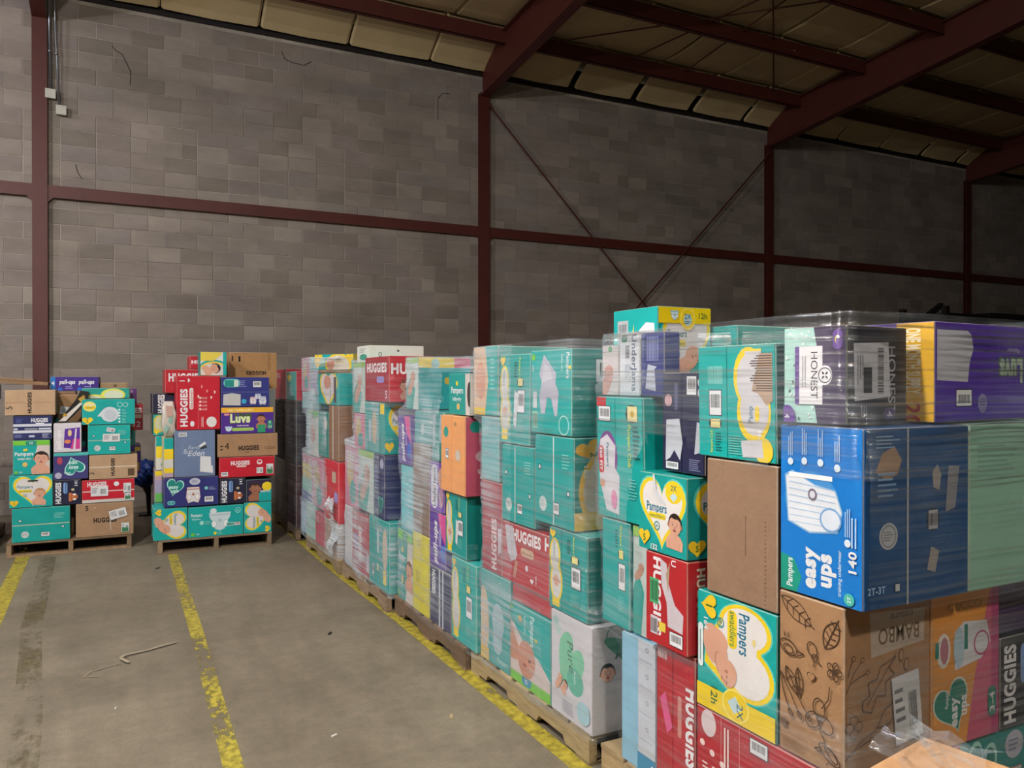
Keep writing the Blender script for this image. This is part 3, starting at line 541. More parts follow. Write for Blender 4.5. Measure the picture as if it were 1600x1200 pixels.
def d_b3(a):
    W, H = a.W, a.H; a.text('Pampers', W * .88, H * .96, H * .07, WHITE, .02, rot=-math.pi / 2, fit=H * .3); a.text('baby-dry', W * .76, H * .94, H * .045, 'c8efe9', .01, rot=-math.pi / 2, fit=H * .2)
    a.patch([(.34, .95), (.64, .72), (.62, .60), (.70, .50), (.66, .22), (.60, .22), (.52, .42), (.42, .44), (.36, .24), (.26, .24), (.22, .45), (.28, .62), (.22, .72)], 'bdb9c9'); a.poly([(W * .28, H * .60), (W * .56, H * .66), (W * .48, H * .80), (W * .34, H * .84)], 'd0cdd6')
    a.ring(W * .82, H * .12, W * .12, .005, 'c8efe9'); a.ell(W * .07, H * .92, W * .05, H * .04, LIME); a.text('174', W * .04, H * .82, H * .04, WHITE, rot=-math.pi / 2); a.rect(W * .05, H * .06, W * .12, H * .2, '8fc7ae'); a.bars(W * .06, H * .08, W * .1, H * .16, '4c6f60', 8); a.rect(W * .06, H * .3, W * .1, H * .2, 'cfd3d6')
    a.heart(W * .96, H * .78, W * .06, H * .06, YEL)
def d_b5F(a):
    W, H = a.W, a.H; a.bg('0c7f78'); a.ell(W * .62, H * .42, W * .55, H * .46, 'd6a52c'); a.ell(W * .64, H * .42, W * .49, H * .41, 'cdb9a6'); a.rect(0, 0, W, H * .2, 'd9a72a'); a.text('12h', W * .5, H * .14, H * .10, '3a6a35', rot=-math.pi / 2)
    a.heart(W * .24, H * .86, W * .42, H * .22, 'c9951e', .3); a.text('2', W * .26, H * .82, H * .09, '3f5a1e', rot=-math.pi / 2, al='c'); a.text('186', W * .16, H * .70, H * .06, 'dcdccb', .02, rot=-math.pi / 2, fit=H * .14)
    a.text('Pampers', W * .84, H * .80, H * .10, '1d6f52', .02, rot=-math.pi / 2, fit=H * .34); a.text('swaddlers', W * .66, H * .76, H * .06, '8b7d1d', .01, rot=-math.pi / 2, fit=H * .3); a.ring(W * .48, H * .6, W * .08, .006, '6a6a4a'); a.baby(W * .7, H * .30, W * .2, .9, '5a3b28', 'b77d62')
def d_strip(cols):
    def f(a):
        y = 0
        for c, t in cols: a.rect(0, y, a.W, t * a.H, c); y += t * a.H
    return f
def d_blwh(a):
    W, H = a.W, a.H; a.bg('c9ced8'); a.rect(0, 0, W * .5, H, '8fc0d9'); a.rect(W * .48, 0, W * .52, H * .14, '3b8db5'); a.text('6', W * .85, H * .03, H * .07, WHITE); a.lines(W * .02, H * .8, W * .02, 1, .01, WHITE)
    for i in range(4): a.line([(W * .52, H * (.25 + .2 * i)), (W * .92, H * (.25 + .2 * i))], .002, '9aa2b0'); a.ring(W * .76, H * (.34 + .2 * i), W * .04, .002, '8b93a3')
def d_redseam(a):
    W, H = a.W, a.H; a.text('HUGGIES', W * .80, H * .78, H * .12, WHITE, .045, rot=-math.pi / 2, fit=H * .52); a.rrect(W * .58, H * .42, W * .1, H * .28, 'c9897f'); a.poly([(W * .1, H * .62), (W * .25, H * .68), (W * .44, H * .46), (W * .3, H * .4)], 'd85a8e'); a.rrect(W * .64, H * .08, W * .2, H * .14, 'e0cfcd'); a.bars(W * .04, H * .9, W * .24, H * .06, 'e0cfcd', 12)
def d_redbig(a):
    W, H = a.W, a.H; a.text('HUGGIES', W * .70, H * .86, H * .18, WHITE, .045, rot=-math.pi / 2, fit=H * .80); a.ell(W * .1, H * .88, W * .06, H * .12, 'e0cfd2'); a.line([(W * .2, 0), (W * .2, H)], .003, 'd87f7c'); a.line([(W * .34, 0), (W * .34, H)], .003, 'd87f7c')
    for i in range(4): a.ell(W * (.05 + .08 * i), H * (.68 - .05 * i), W * .02, H * .03, 'efd5d0'); a.lines(W * (.05 + .08 * i), H * .5, W * .06, 4, H * .04, 'efd5d0')
    a.rect(W * .225, H * .5, W * .012, H * .42, 'efd5d0'); a.rect(W * .25, H * .55, W * .012, H * .37, 'efd5d0'); a.barcode(W * .42, H * .84, W * .12, H * .12); a.ell(W * .9, H * .5, W * .09, H * .16, 'c9c1c6')
def d_hugtorn(a):
    W, H = a.W, a.H; a.bg('b5232b'); a.text('HUGGIES', W * .20, H * .96, H * .13, WHITE, .045, rot=-math.pi / 2, fit=H * .86)
    a.patch([(.36, .96), (.52, .92), (.56, .72), (.72, .5), (.92, .42), (.90, .22), (.55, .24), (.52, .5), (.40, .66)], 'cfc5cc'); a.patch([(.5, .8), (.6, .95), (.56, .6)], 'b09a80'); a.rect(W * .10, H * .44, W * .22, H * .28, '4fae74'); a.bars(W * .12, H * .47, W * .18, H * .22, '1d4f34', 10)
    a.rect(W * .12, H * .10, W * .18, H * .2, 'd6cfd6'); a.bars(W * .13, H * .12, W * .16, H * .15, BLK, 10); a.barcode(W * .6, H * .06, W * .3, H * .14); a.rect(W * .34, H * .16, W * .16, H * .1, 'ead24c'); a.text('U', W * .64, H * .98, H * .08, WHITE, rot=-math.pi / 2)
def d_hugF(a): a.text('HUGGIES', a.W * .10, a.H * .92, a.H * .11, 'd9c9b4', .04, rot=-math.pi / 2, fit=a.H * .62)
def d_red8(a):
    W, H = a.W, a.H; a.text('HUGGIES', W * .24, H * .74, H * .19, WHITE, .045, fit=W * .60); a.text('H', W * .92, H * .76, H * .2, WHITE, .045)
    a.patch([(.06, .95), (.24, .96), (.34, .5), (.30, .40), (.20, .36), (.12, .5)], 'c9c3cc'); a.rrect(W * .42, H * .52, W * .28, H * .14, 'c9ab92'); a.text('little snugglers', W * .44, H * .56, H * .04, '8a4436', fit=W * .24); a.poly([(W * .24, H * .12), (W * .3, H * .4), (W * .36, H * .38), (W * .3, H * .1)], 'c08a76'); a.text('1', W * .74, H * .14, H * .16, WHITE, .0); a.heart(W * .66, H * .16, W * .07, H * .09, WHITE); a.ell(W * .55, H * .34, W * .03, H * .05, 'dcd2d8')
def d_red7(a):
    W, H = a.W, a.H; a.text('HUGGIES', W * .72, H * .04, H * .12, 'e2d3d6', .045, rot=math.pi / 2, fit=H * .56); a.patch([(.80, .50), (.98, .52), (.96, .26), (.82, .22)], 'c9bcc6')
def d_leafwhite(a): a.bg('e4e6dc'); a.ell(a.W * .5, a.H * .3, a.W * .3, a.H * .2, '45a38c'); a.lines(a.W * .2, a.H * .8, a.W * .5, 3, a.H * .1, '9aa39a')
def d_white(a): a.bg('eceade'); a.rrect(a.W * .16, a.H * .30, a.W * .06, a.H * .28, '3a3a38'); a.rect(a.W * .172, a.H * .35, a.W * .036, a.H * .18, 'eceade'); a.rrect(a.W * .5, a.H * .62, a.W * .04, a.H * .12, '3a3a38')
def d_babyN(a):
    W, H = a.W, a.H; a.bg('cfc6c6'); a.ell(W * .5, H * .92, W * .12, H * .06, '49a05a'); a.text('1', W * .5, H * .90, H * .05, WHITE, al='c'); a.sleeper(W * .4, H * .45, W * .3, .6, 'c9968a')
def d_navy2(a):
    W, H = a.W, a.H; a.bg('252c78'); a.bars(W * .25, H * .55, W * .5, H * .38, '8b90c4', 10); a.patch([(.2, .12), (.66, .08), (.6, .42), (.7, .46), (.3, .5)], 'c3c6d6')
def d_mixpink(a):
    W, H = a.W, a.H; a.bg('cf7f98'); a.ell(W * .4, H * .6, W * .25, H * .3, 'c9b37a'); a.ell(W * .6, H * .25, W * .24, H * .2, '4aa39b'); a.lines(W * .1, H * .9, W * .6, 4, H * .06, 'd9c9d0')
def d_pb(a):
    W, H = a.W, a.H; a.bg('c4cfcb'); a.poly([(0, 0), (W * .55, 0), (W * .75, H * .4), (W * .3, H * .6), (0, H * .4)], '3fa59c'); a.sleeper(W * .55, H * .62, W * .2, .4, 'c79a86'); a.rect(0, H * .9, W, H * .1, '9cc36c')
def d_sideBaby(a):
    W, H = a.W, a.H; a.bg(TEAL); a.poly([(0, 0), (W * .48, 0), (W * .62, H * .5), (W * .5, H), (0, H)], 'd8b89a'); a.ell(W * .3, H * .5, W * .2, H * .28, 'd39a80'); a.lines(W * .7, H * .8, W * .2, 8, H * .06, '7fd0c7'); a.rect(0, 0, W * .5, H * .10, 'e6c23a')
def d_pbaby(a):
    W, H = a.W, a.H; a.bg(TEAL); a.rect(W * .0, 0, W, H * .13, LIME); a.rrect(W * .30, H * .02, W * .24, H * .14, '3a8fb0'); a.text('15', W * .38, H * .05, H * .06, WHITE)
    a.poly([(0, H * .13), (W, H * .13), (W, H * .28), (W * .7, H * .46), (W * .42, H * .5), (W * .1, H * .74), (0, H * .76)], 'd6c4c0')
    a.poly([(0, H * .72), (W * .2, H * .5), (W * .3, H * .3), (0, H * .26)], 'c58a70'); a.ell(W * .42, H * .36, W * .22, H * .24, 'c98b72', 20, -.4); a.ell(W * .50, H * .36, W * .03, H * .02, '5b3528'); a.ell(W * .38, H * .28, W * .05, H * .02, '9c4640')
    a.text('Pampers', W * .52, H * .94, H * .11, 'd3efeb', .02, rot=-math.pi / 2, fit=H * .38); a.text('baby-dry', W * .36, H * .9, H * .06, 'b9e2dc', .01, rot=-math.pi / 2, fit=H * .24); a.ell(W * .26, H * .84, W * .05, H * .04, 'd3a24c'); a.heart(W * .66, H * .66, W * .08, H * .07, 'c9c24c')
    a.ell(W * .04, H * .94, W * .03, H * .025, LIME)
def d_teald(a):
    W, H = a.W, a.H; a.ell(W * .10, H * .4, W * .2, H * .42, 'cdb497'); a.ell(W * .62, H * .5, W * .2, H * .2, '9fb9c2'); a.ell(W * .6, H * .28, W * .16, H * .14, '9fb9c2'); a.ring(W * .7, H * .9, W * .06, .004, 'a5d9d2'); a.rect(0, 0, W * .3, H * .14, 'd9b44a'); a.text('Pampers', W * .6, H * .06, H * .06, 'b9e2dc', .01, fit=W * .34)
def d_hon2(a): a.bg('cfd3cf'); a.text('HONEST', a.W * .3, a.H * .85, a.H * .06, '4a4f4c', .01, rot=-math.pi / 2, fit=a.H * .5)
def d_girl(a):
    W, H = a.W, a.H; a.bg('2c2140'); a.baby(W * .35, H * .6, W * .22, 0, '3a2018', 'a06a50', smile=True); a.poly([(W * .5, 0), (W, 0), (W, H * .85), (W * .8, H * .6), (W * .5, H * .4)], TEAL); a.ell(W * .82, H * .68, W * .2, H * .2, YEL); a.text('baby-dry', W * .55, H * .42, H * .12, WHITE, .02, fit=W * .4)
def d_cloud(a):
    W, H = a.W, a.H; a.bg(TEAL); a.ell(W * .14, H * .72, W * .12, H * .2, 'f1e37a'); a.rrect(W * .05, H * .62, W * .2, H * .14, YEL); a.text('Pampers', W * .06, H * .74, H * .1, WHITE, .02, fit=W * .18); a.text('swaddlers', W * .07, H * .65, H * .06, '3c7f4a', fit=W * .15)
    a.ell(W * .52, H * .40, W * .17, H * .3, 'd7dde3'); a.poly([(W * .28, H * .32), (W * .36, H * .52), (W * .52, H * .68), (W * .5, H * .35)], 'd7dde3'); a.ell(W * .53, H * .38, W * .12, H * .2, 'c6ced8'); a.heart(W * .10, H * .14, W * .21, H * .3, 'f1c928'); a.text('2', W * .1, H * .1, H * .12, '3f6e2e', al='c')
    a.ring(W * .71, H * .78, H * .1, .004, 'c8efe9'); a.ring(W * .82, H * .78, H * .09, .004, 'c8efe9')
    for i in range(5): a.ell(W * .70, H * (.58 - .12 * i), W * .022, H * .04, 'e5f3f1'); a.lines(W * .75, H * (.57 - .12 * i), W * .1, 2, H * .04, '8bd0c8')

# ------------------------------------------------------------------ cartons
STACK = {}
def face(s, x, y, z, dx, dy, dz):
    return {'L': (Vector((x, y + dy, z)), Vector((0, -1, 0)), Vector((0, 0, 1)), Vector((-1, 0, 0)), dy, dz),
            'F': (Vector((x, y, z)), Vector((1, 0, 0)), Vector((0, 0, 1)), Vector((0, -1, 0)), dx, dz),
            'R': (Vector((x + dx, y, z)), Vector((0, 1, 0)), Vector((0, 0, 1)), Vector((1, 0, 0)), dy, dz)}[s]
def carton(st, x0, x1, y0, y1, z0, z1, col, label, L=None, F=None, Rr=None, seam=None, tape=None, yaw=0, lean=(0, 0), group=None, lab=(), kraft=False, rot=None, base=0):
    dx, dy, dz = x1 - x0 - .004, y1 - y0 - .004, z1 - z0 - .003
    rd = random.Random(int(x0 * 977 + y0 * 613 + z0 * 331))
    c = lin(col); e = .004
    bm = bmesh.new(); bmesh.ops.create_cube(bm, size=1)
    for v in bm.verts: v.co = Vector(((v.co.x + .5) * dx, (v.co.y + .5) * dy, (v.co.z + .5) * dz))
    bmesh.ops.bevel(bm, geom=bm.edges[:], offset=e, segments=1, affect='EDGES')
    sh = Matrix.Identity(4)
    def shear(v): return Vector((v.x + lean[0] * v.z, v.y + lean[1] * v.z, v.z))
    for v in bm.verts: v.co = shear(v.co)
    me = D.meshes.new('carton'); bm.to_mesh(me); bm.free()
    at = me.color_attributes.new('Col', 'FLOAT_COLOR', 'CORNER'); ec = [c[i] * .62 + lin('cbbfae')[i] * .38 for i in range(3)] + [1]; buf = []
    for p in me.polygons: buf += (list(c) if max(abs(q) for q in p.normal) > .9 else ec) * p.loop_total
    at.data.foreach_set('color', buf)
    m = M_KRAFT if kraft else M_PRINT
    o = new('carton', me, m); o.location = (x0 + .002, y0 + .002, z0); o.rotation_euler = (0, 0, R(yaw))
    tag(o, label, 'box', group)
    flapf = seam[0] if seam else None
    if seam:
        P0, U, V, Nn, fw, fh = face(seam[0], 0, 0, 0, dx, dy, dz); g = .0025; th = .003
        fr = seam[2] if len(seam) > 2 else .5
        for k in (0, 1):
            if seam[1] == 'v': a0, a1 = ((.003, fw * fr - g), (fw * fr + g, fw - .003))[k]; q = (a0, .003, a1, fh - .003)
            else: a0, a1 = ((.003, fh * fr - g), (fh * fr + g, fh - .003))[k]; q = (.003, a0, fw - .003, a1)
            mb = MB(); pts = []
            for d in (0, th):
                for (u, v) in ((q[0], q[1]), (q[2], q[1]), (q[2], q[3]), (q[0], q[3])): pts.append(shear(P0 + U * u + V * v + Nn * d))
            mb.v = [tuple(p) for p in pts]; mb.f = [f for f in BOXF]; mb.c = [c] * 6
            new('flap', mb.mesh('flap', m), m, o)
        if tape:
            mb = MB(); tw = .005 if tape != 'clear' else .02; dd = th + .0003
            if seam[1] == 'v': q = (fw * fr - tw, 0.004, fw * fr + tw, fh - .004)
            else: q = (.004, fh * fr - tw, fw - .004, fh * fr + tw)
            mb.poly([shear(P0 + U * u + V * v + Nn * dd) for u, v in ((q[0], q[1]), (q[2], q[1]), (q[2], q[3]), (q[0], q[3]))], lin('c6b7a0' if tape == 'clear' else tape))
            new('tape_strip', mb.mesh('tape_strip', M_LABEL), M_LABEL, o)
    arts = {}
    for s, f in (('L', L), ('F', F), ('R', Rr)):
        if not f: continue
        rt = 0
        if isinstance(f, tuple): f, rt = f
        P0, U, V, Nn, fw, fh = face(s, 0, 0, 0, dx, dy, dz)
        a = Art(fw, fh, rt); f(a)
        off = .0033 if flapf == s else .0003
        mb = MB()
        for pts, cc, lay in a.P:
            mb.poly([shear(P0 + U * px + V * py + Nn * (off + lay * a.STEP)) for px, py in pts], cc)
        if mb.v: new('printed_panel', mb.mesh('printed_panel', m), m, o)
    for (s, lx, ly, lw, lh, lr) in lab:      # stuck-on shipping labels
        P0, U, V, Nn, fw, fh = face(s, 0, 0, 0, dx, dy, dz)
        a = Art(lw, lh); a.rect(0, 0, lw, lh, 'dcdcdf'); a.bars(lw * .55, lh * .2, lw * .3, lh * .5, BLK, 12); a.lines(lw * .08, lh * .75, lw * .36, 4, lh * .14, '6e6e74')
        if lr == 'g': a.rect(lw * .1, lh * .05, lw * .8, lh * .42, '4fa06a'); a.bars(lw * .15, lh * .08, lw * .7, lh * .34, '1d4f34', 14); lr = 0
        cr, sr = math.cos(R(lr)), math.sin(R(lr)); mb = MB()
        for pts, cc, lay in a.P:
            mb.poly([shear(P0 + U * (fw * lx + cr * px - sr * py) + V * (fh * ly + sr * px + cr * py) + Nn * (.0075 + lay * .0001)) for px, py in pts], cc)
        new('shipping_label', mb.mesh('shipping_label', M_LABEL), M_LABEL, o)
    STACK.setdefault(st, []).append((x0, x1, y0, y1, z0, z1, R(yaw)))
    return o

# ------------------------------------------------------------------ the building
YW, YF, ZE, SL = 11.10, 11.02, 6.28, .084
def roof_z(y): return 6.60 + SL * (YW - y)
# floor
m = D.materials.new('stained_concrete'); m.use_nodes = True; nt = m.node_tree; L_ = nt.links; b = nt.nodes['Principled BSDF']
g = N(nt, 'ShaderNodeNewGeometry')
n1 = N(nt, 'ShaderNodeTexNoise', Scale=.9, Detail=8, Roughness=.7); n2 = N(nt, 'ShaderNodeTexNoise', Scale=14, Detail=8, Roughness=.75); n3 = N(nt, 'ShaderNodeTexNoise', Scale=140, Detail=3)
mp = N(nt, 'ShaderNodeMapping'); mp.inputs['Scale'].default_value = (3.5, .6, 1); mp.inputs['Rotation'].default_value = (0, 0, .5); L_.new(g.outputs['Position'], mp.inputs[0])
n4 = N(nt, 'ShaderNodeTexNoise', Scale=1.6, Detail=6, Roughness=.6); L_.new(mp.outputs[0], n4.inputs[0])
for n in (n1, n2, n3): L_.new(g.outputs['Position'], n.inputs['Vector'])
cr = N(nt, 'ShaderNodeValToRGB'); L_.new(n1.outputs[0], cr.inputs[0])
cr.color_ramp.elements[0].position = .3; cr.color_ramp.elements[0].color = lin('6a6050'); cr.color_ramp.elements[1].position = .72; cr.color_ramp.elements[1].color = lin('8b816f')
def mulmap(src, noise, lo, hi):
    mr = N(nt, 'ShaderNodeMapRange'); L_.new(noise, mr.inputs[0]); mr.inputs[1].default_value = .3; mr.inputs[2].default_value = .7; mr.inputs[3].default_value = lo; mr.inputs[4].default_value = hi
    v = N(nt, 'ShaderNodeVectorMath', operation='SCALE'); L_.new(src, v.inputs[0]); L_.new(mr.outputs[0], v.inputs['Scale']); return v.outputs[0]
n5 = N(nt, 'ShaderNodeTexNoise', Scale=3.2, Detail=10, Roughness=.8); L_.new(g.outputs['Position'], n5.inputs['Vector'])
q = mulmap(mulmap(mulmap(mulmap(cr.outputs[0], n2.outputs[0], .82, 1.14), n3.outputs[0], .86, 1.12), n4.outputs[0], .84, 1.10), n5.outputs[0], .80, 1.14)
vo = N(nt, 'ShaderNodeTexVoronoi', Scale=3.5); L_.new(g.outputs['Position'], vo.inputs['Vector']); fl = N(nt, 'ShaderNodeMapRange'); L_.new(vo.outputs['Distance'], fl.inputs[0]); fl.inputs[1].default_value = .018; fl.inputs[2].default_value = .03; fl.inputs[3].default_value = 1; fl.inputs[4].default_value = 0
fm = N(nt, 'ShaderNodeMix', data_type='RGBA'); L_.new(fl.outputs[0], fm.inputs[0]); L_.new(q, fm.inputs[6]); fm.inputs[7].default_value = lin('8f887a'); q = fm.outputs[2]
L_.new(q, b.inputs['Base Color']); b.inputs['Roughness'].default_value = .62
bp = N(nt, 'ShaderNodeBump', Strength=.15, Distance=.01); L_.new(n3.outputs[0], bp.inputs['Height']); L_.new(bp.outputs[0], b.inputs['Normal'])
mb = MB(); mb.box((-9, -8, -.15), (24, YW + .2, 0)); struct(new('floor', mb.mesh('floor', m), m))

# back wall of concrete blocks
mb = MB(); mb.box((-9, YW + .006, 0), (24, YW + .2, ZE)); wall = struct(new('wall_back', mb.mesh('wall_back', M_MORTAR), M_MORTAR))
BC = [lin(c) for c in ('9b9085', '958a80', '9f9489', '988e87', '8f857a', '9c9187', 'a59a8f', '978c84')]
CH, CL, G = .1946, .3893, .007
camv = Vector(cam.location); blocks = []
rd = random.Random(11)
for r in range(33):
    z0 = r * CH; z1 = min(z0 + CH, ZE - .004)
    if z1 - z0 < .05: continue
    x = -9 + (r % 2) * CL / 2 - .1
    while x < 24:
        x1 = x + CL
        if rd.random() < .04: x1 = x + CL / 2
        blocks.append((max(x, -9), x1, z0, z1, rd.randrange(8), rd.uniform(-.002, .002))); x = x1
def seen(bk):
    xc, zc = (bk[0] + bk[1]) / 2, (bk[2] + bk[3]) / 2
    cy, sy = math.cos(R(26.89)), math.sin(R(26.89)); s_ = xc * cy - YW * sy; d_ = xc * sy + YW * cy
    u = 800 + 1238 * s_ / d_; v = 594 - 1238 * (zc - 1.61) / d_
    return -15 < u < 1610 and v > -10 and zc > 2.0
cand = sorted([bk for bk in blocks if seen(bk)], key=lambda k: (Vector(((k[0] + k[1]) / 2, YW, (k[2] + k[3]) / 2)) - camv).length)[:300]
cs = set(cand); cache = {}; rest = MB()
for bk in blocks:
    x0, x1, z0, z1, ci, dy = bk
    if bk in cs:
        key = (round(x1 - x0, 3), round(z1 - z0, 3), ci)
        if key not in cache:
            q = MB(); a = (key[0] - G) / 2; h = (key[1] - G) / 2; e = .004
            P = [(-a, 0, -h), (a, 0, -h), (a, 0, h), (-a, 0, h)]; Q = [(-a + e, -e, -h + e), (a - e, -e, -h + e), (a - e, -e, h - e), (-a + e, -e, h - e)]
            q.v = P + Q; q.f = [(4, 5, 6, 7), (0, 1, 5, 4), (1, 2, 6, 5), (2, 3, 7, 6), (3, 0, 4, 7)]; q.c = [BC[ci]] * 5
            cache[key] = q.mesh('block', M_BLOCK)
        o = new('block', cache[key], M_BLOCK, wall); o.location = ((x0 + x1) / 2, YW + .006 + dy - .002, (z0 + z1) / 2)
    else:
        rest.box((x0 + G / 2, YW + dy, z0 + G / 2), (x1 - G / 2, YW + .01, z1 - G / 2), BC[ci])
o = new('blocks_beyond', rest.mesh('blocks_beyond', M_BLOCK), M_BLOCK, wall); o['kind'] = 'stuff'
# cracks in the masonry
for pts in ([(.03, 5.78), (.08, 5.72), (.14, 5.70), (.18, 5.62), (.24, 5.49), (.235, 5.33)], [(4.38, 5.50), (4.38, 5.81), (4.45, 5.91), (4.58, 5.92)], [(-.37, 4.25), (-.35, 4.16), (-.30, 4.08)], [(2.1, 6.1), (2.14, 6.0), (2.24, 5.97), (2.4, 5.96), (2.5, 6.03)]):
    mb = MB()
    for (a, c), (d, e) in zip(pts[:-1], pts[1:]):
        l = math.hypot(d - a, e - c); nx, nz = -(e - c) / l * .0035, (d - a) / l * .0035; y = YW - .0065
        mb.poly([(a + nx, y, c + nz), (a - nx, y, c - nz), (d - nx, y, e - nz), (d + nx, y, e + nz)])
    new('crack', mb.mesh('crack', M_MASONRY_SPALL), M_MASONRY_SPALL, wall)
# side and rear walls of the hall (behind the camera)
M_SIDE = mat('painted_block_side', '6f675f', rough=.9, noise=.15, nscale=2, bump=.3)
for nm, a, c in (('wall_left', (-9.2, -8, 0), (-9, YW + .2, 8.2)), ('wall_right', (24, -8, 0), (24.2, YW + .2, 8.2)), ('wall_front', (-9.2, -8.2, 0), (24.2, -8, 8.2))):
    mb = MB(); mb.box(a, c); struct(new(nm, mb.mesh(nm, M_SIDE), M_SIDE))

# steel columns and girts
COLX = [-.745 + 5.868 * i for i in range(-1, 5)]
def hsec(mb, x, y0, y1, z0, z1, fw=.16, t=.012):
    mb.box((x - fw / 2, y0, z0), (x + fw / 2, y0 + t, z1)); mb.box((x - fw / 2, y1 - t, z0), (x + fw / 2, y1, z1)); mb.box((x - t / 2, y0 + t, z0), (x + t / 2, y1 - t, z1))
for x in COLX:
    mb = MB(); hsec(mb, x, YF, YF + .075, .02, 6.0); mb.box((x - .14, YF - .06, 0), (x + .14, YF + .075, .02))
    for sx in (-1, 1): mb.box((x + sx * .11 - .015, YF - .03, .02), (x + sx * .11 + .015, YF - .005, .05))
    new('steel_column', mb.mesh('steel_column', M_RED), M_RED, wall)
for xa, xb in zip(COLX[:-1], COLX[1:]):
    mb = MB(); a, c = xa + .008, xb - .008
    mb.box((a, YF + .016, 3.81), (c, YF + .022, 3.958)); mb.box((a, YF + .022, 3.952), (c, YF + .07, 3.958)); mb.box((a, YF + .022, 3.81), (c, YF + .07, 3.816))
    for sx, xe in ((1, xa), (-1, xb)): mb.poly([(xe + sx * .082, YF + .015, 3.81), (xe + sx * .082, YF + .015, 3.75), (xe + sx * .14, YF + .015, 3.81)])
    new('girt', mb.mesh('girt', M_RED), M_RED, wall)
for (xa, za), (xb, zb) in (((5.2, 5.82), (10.92, .1)), ((10.92, 5.80), (5.2, .1))):
    mb = MB(); yy = YF - .005 if za > 5.81 else YF - .035; mb.tube([(xa, yy, za), (xb, yy, zb)], .014, seg=6); mb.box((xa - .03, yy - .02, za - .03), (xa + .03, yy + .02, za + .03)); new('brace_rod', mb.mesh('brace_rod', M_RED), M_RED, wall)
# roof
mb = MB(); y0, y1 = -8, YW + .2
mb.v = [(x, y, roof_z(y) + d) for d in (.16, .2) for x, y in ((-9.2, y0), (24.2, y0), (24.2, y1), (-9.2, y1))]; mb.f = list(BOXF); mb.c = [(1, 1, 1, 1)] * 6
ceil = struct(new('ceiling', mb.mesh('ceiling', M_BATT), M_BATT))
mb = MB(); mb.box((-9, YW - .03, ZE - .01), (24, YW + .15, ZE + .045)); mb.box((-9, YW + .02, ZE + .045), (24, YW + .15, ZE + .40)); new('eave_angle', mb.mesh('eave_angle', M_DARK), M_DARK, ceil)
PY = [10.34 - 1.36 * i for i in range(13)]
for i, y in enumerate(PY):
    zt = roof_z(y) + .02; mb = MB()
    mb.box((-9, y - .06, zt - .215), (24, y - .052, zt)); mb.box((-9, y - .06, zt - .215), (24, y + .02, zt - .207)); mb.box((-9, y - .052, zt - .008), (24, y + .06, zt)); mb.box((-9, y + .014, zt - .207), (24, y + .02, zt - .19))
    new('purlin', mb.mesh('purlin', M_RED), M_RED, ceil)
for x in COLX:
    mb = MB(); fw = .16
    def zb(y): return 5.97 + .105 * (10.9 - y)
    def zt(y): return roof_z(y) - .03
    ys = [YF + .07, 10.9, 8, 4, 0, -4, -8]
    def slab(xa, xb, f0, f1):
        for ya, yb in zip(ys[:-1], ys[1:]):
            n = len(mb.v); mb.v += [(xa, yb, f0(yb)), (xb, yb, f0(yb)), (xb, ya, f0(ya)), (xa, ya, f0(ya)), (xa, yb, f1(yb)), (xb, yb, f1(yb)), (xb, ya, f1(ya)), (xa, ya, f1(ya))]
            mb.f += [tuple(n + i for i in f) for f in BOXF]; mb.c += [(1, 1, 1, 1)] * 6
    slab(x - .007, x + .007, zb, zt); slab(x - fw / 2, x + fw / 2, lambda y: zb(y) - .014, zb); slab(x - fw / 2, x + fw / 2, zt, lambda y: zt(y) + .014)
    new('rafter', mb.mesh('rafter', M_RED), M_RED, ceil)
rd = random.Random(5); edges = [YW - .03] + PY
WIDE = (1.91, 5.0, 13.0)
for bi in range(7):
    ya, yb = edges[bi] - .03, edges[bi + 1] + .03; x = -4.3 + (bi % 2) * .1
    while x < 22:
        wd = 1.22; gp = rd.choice((.006, .012, .02)); n = 8; mb = MB(); sag = rd.uniform(.05, .085) if bi == 0 else rd.uniform(.03, .055)
        if bi == 0 and rd.random() < .3: gp = .05
        rows = []
        for k in range(n + 1):
            t = k / n; y = ya + (yb - ya) * t; z = roof_z(y) + .09 - sag * math.sin(math.pi * t) ** .6
            if bi == 0: z = 6.34 + (roof_z(y) + .09 - 6.34) * t ** .75 - .02 * math.sin(math.pi * t)
            rows.append([(x + gp, y, z + .03), (x + gp + .03, y, z), (x + wd * .5, y, z - .012), (x + wd - gp - .03, y, z + .002), (x + wd - gp, y, z + .03)])
        for r0, r1 in zip(rows[:-1], rows[1:]):
            for k in range(4): mb.poly([r0[k], r1[k], r1[k + 1], r0[k + 1]])
        new('insulation_batt', mb.mesh('insulation_batt', M_BATT, smooth=True), M_BATT, ceil); x += wd
for P, Q in (((5.2, 10.85), (10.9, 6.1)), ((10.9, 10.85), (5.2, 5.2)), ((8.4, 11.2), (8.1, 3.0)), ((7.0, 11.2), (8.6, 6.0))):
    mb = MB(); mb.tube([(P[0], P[1], roof_z(P[1]) - .03), (Q[0], Q[1], roof_z(Q[1]) - .03)], .011, seg=6); new('brace_rod', mb.mesh('brace_rod', M_RED), M_RED, ceil)
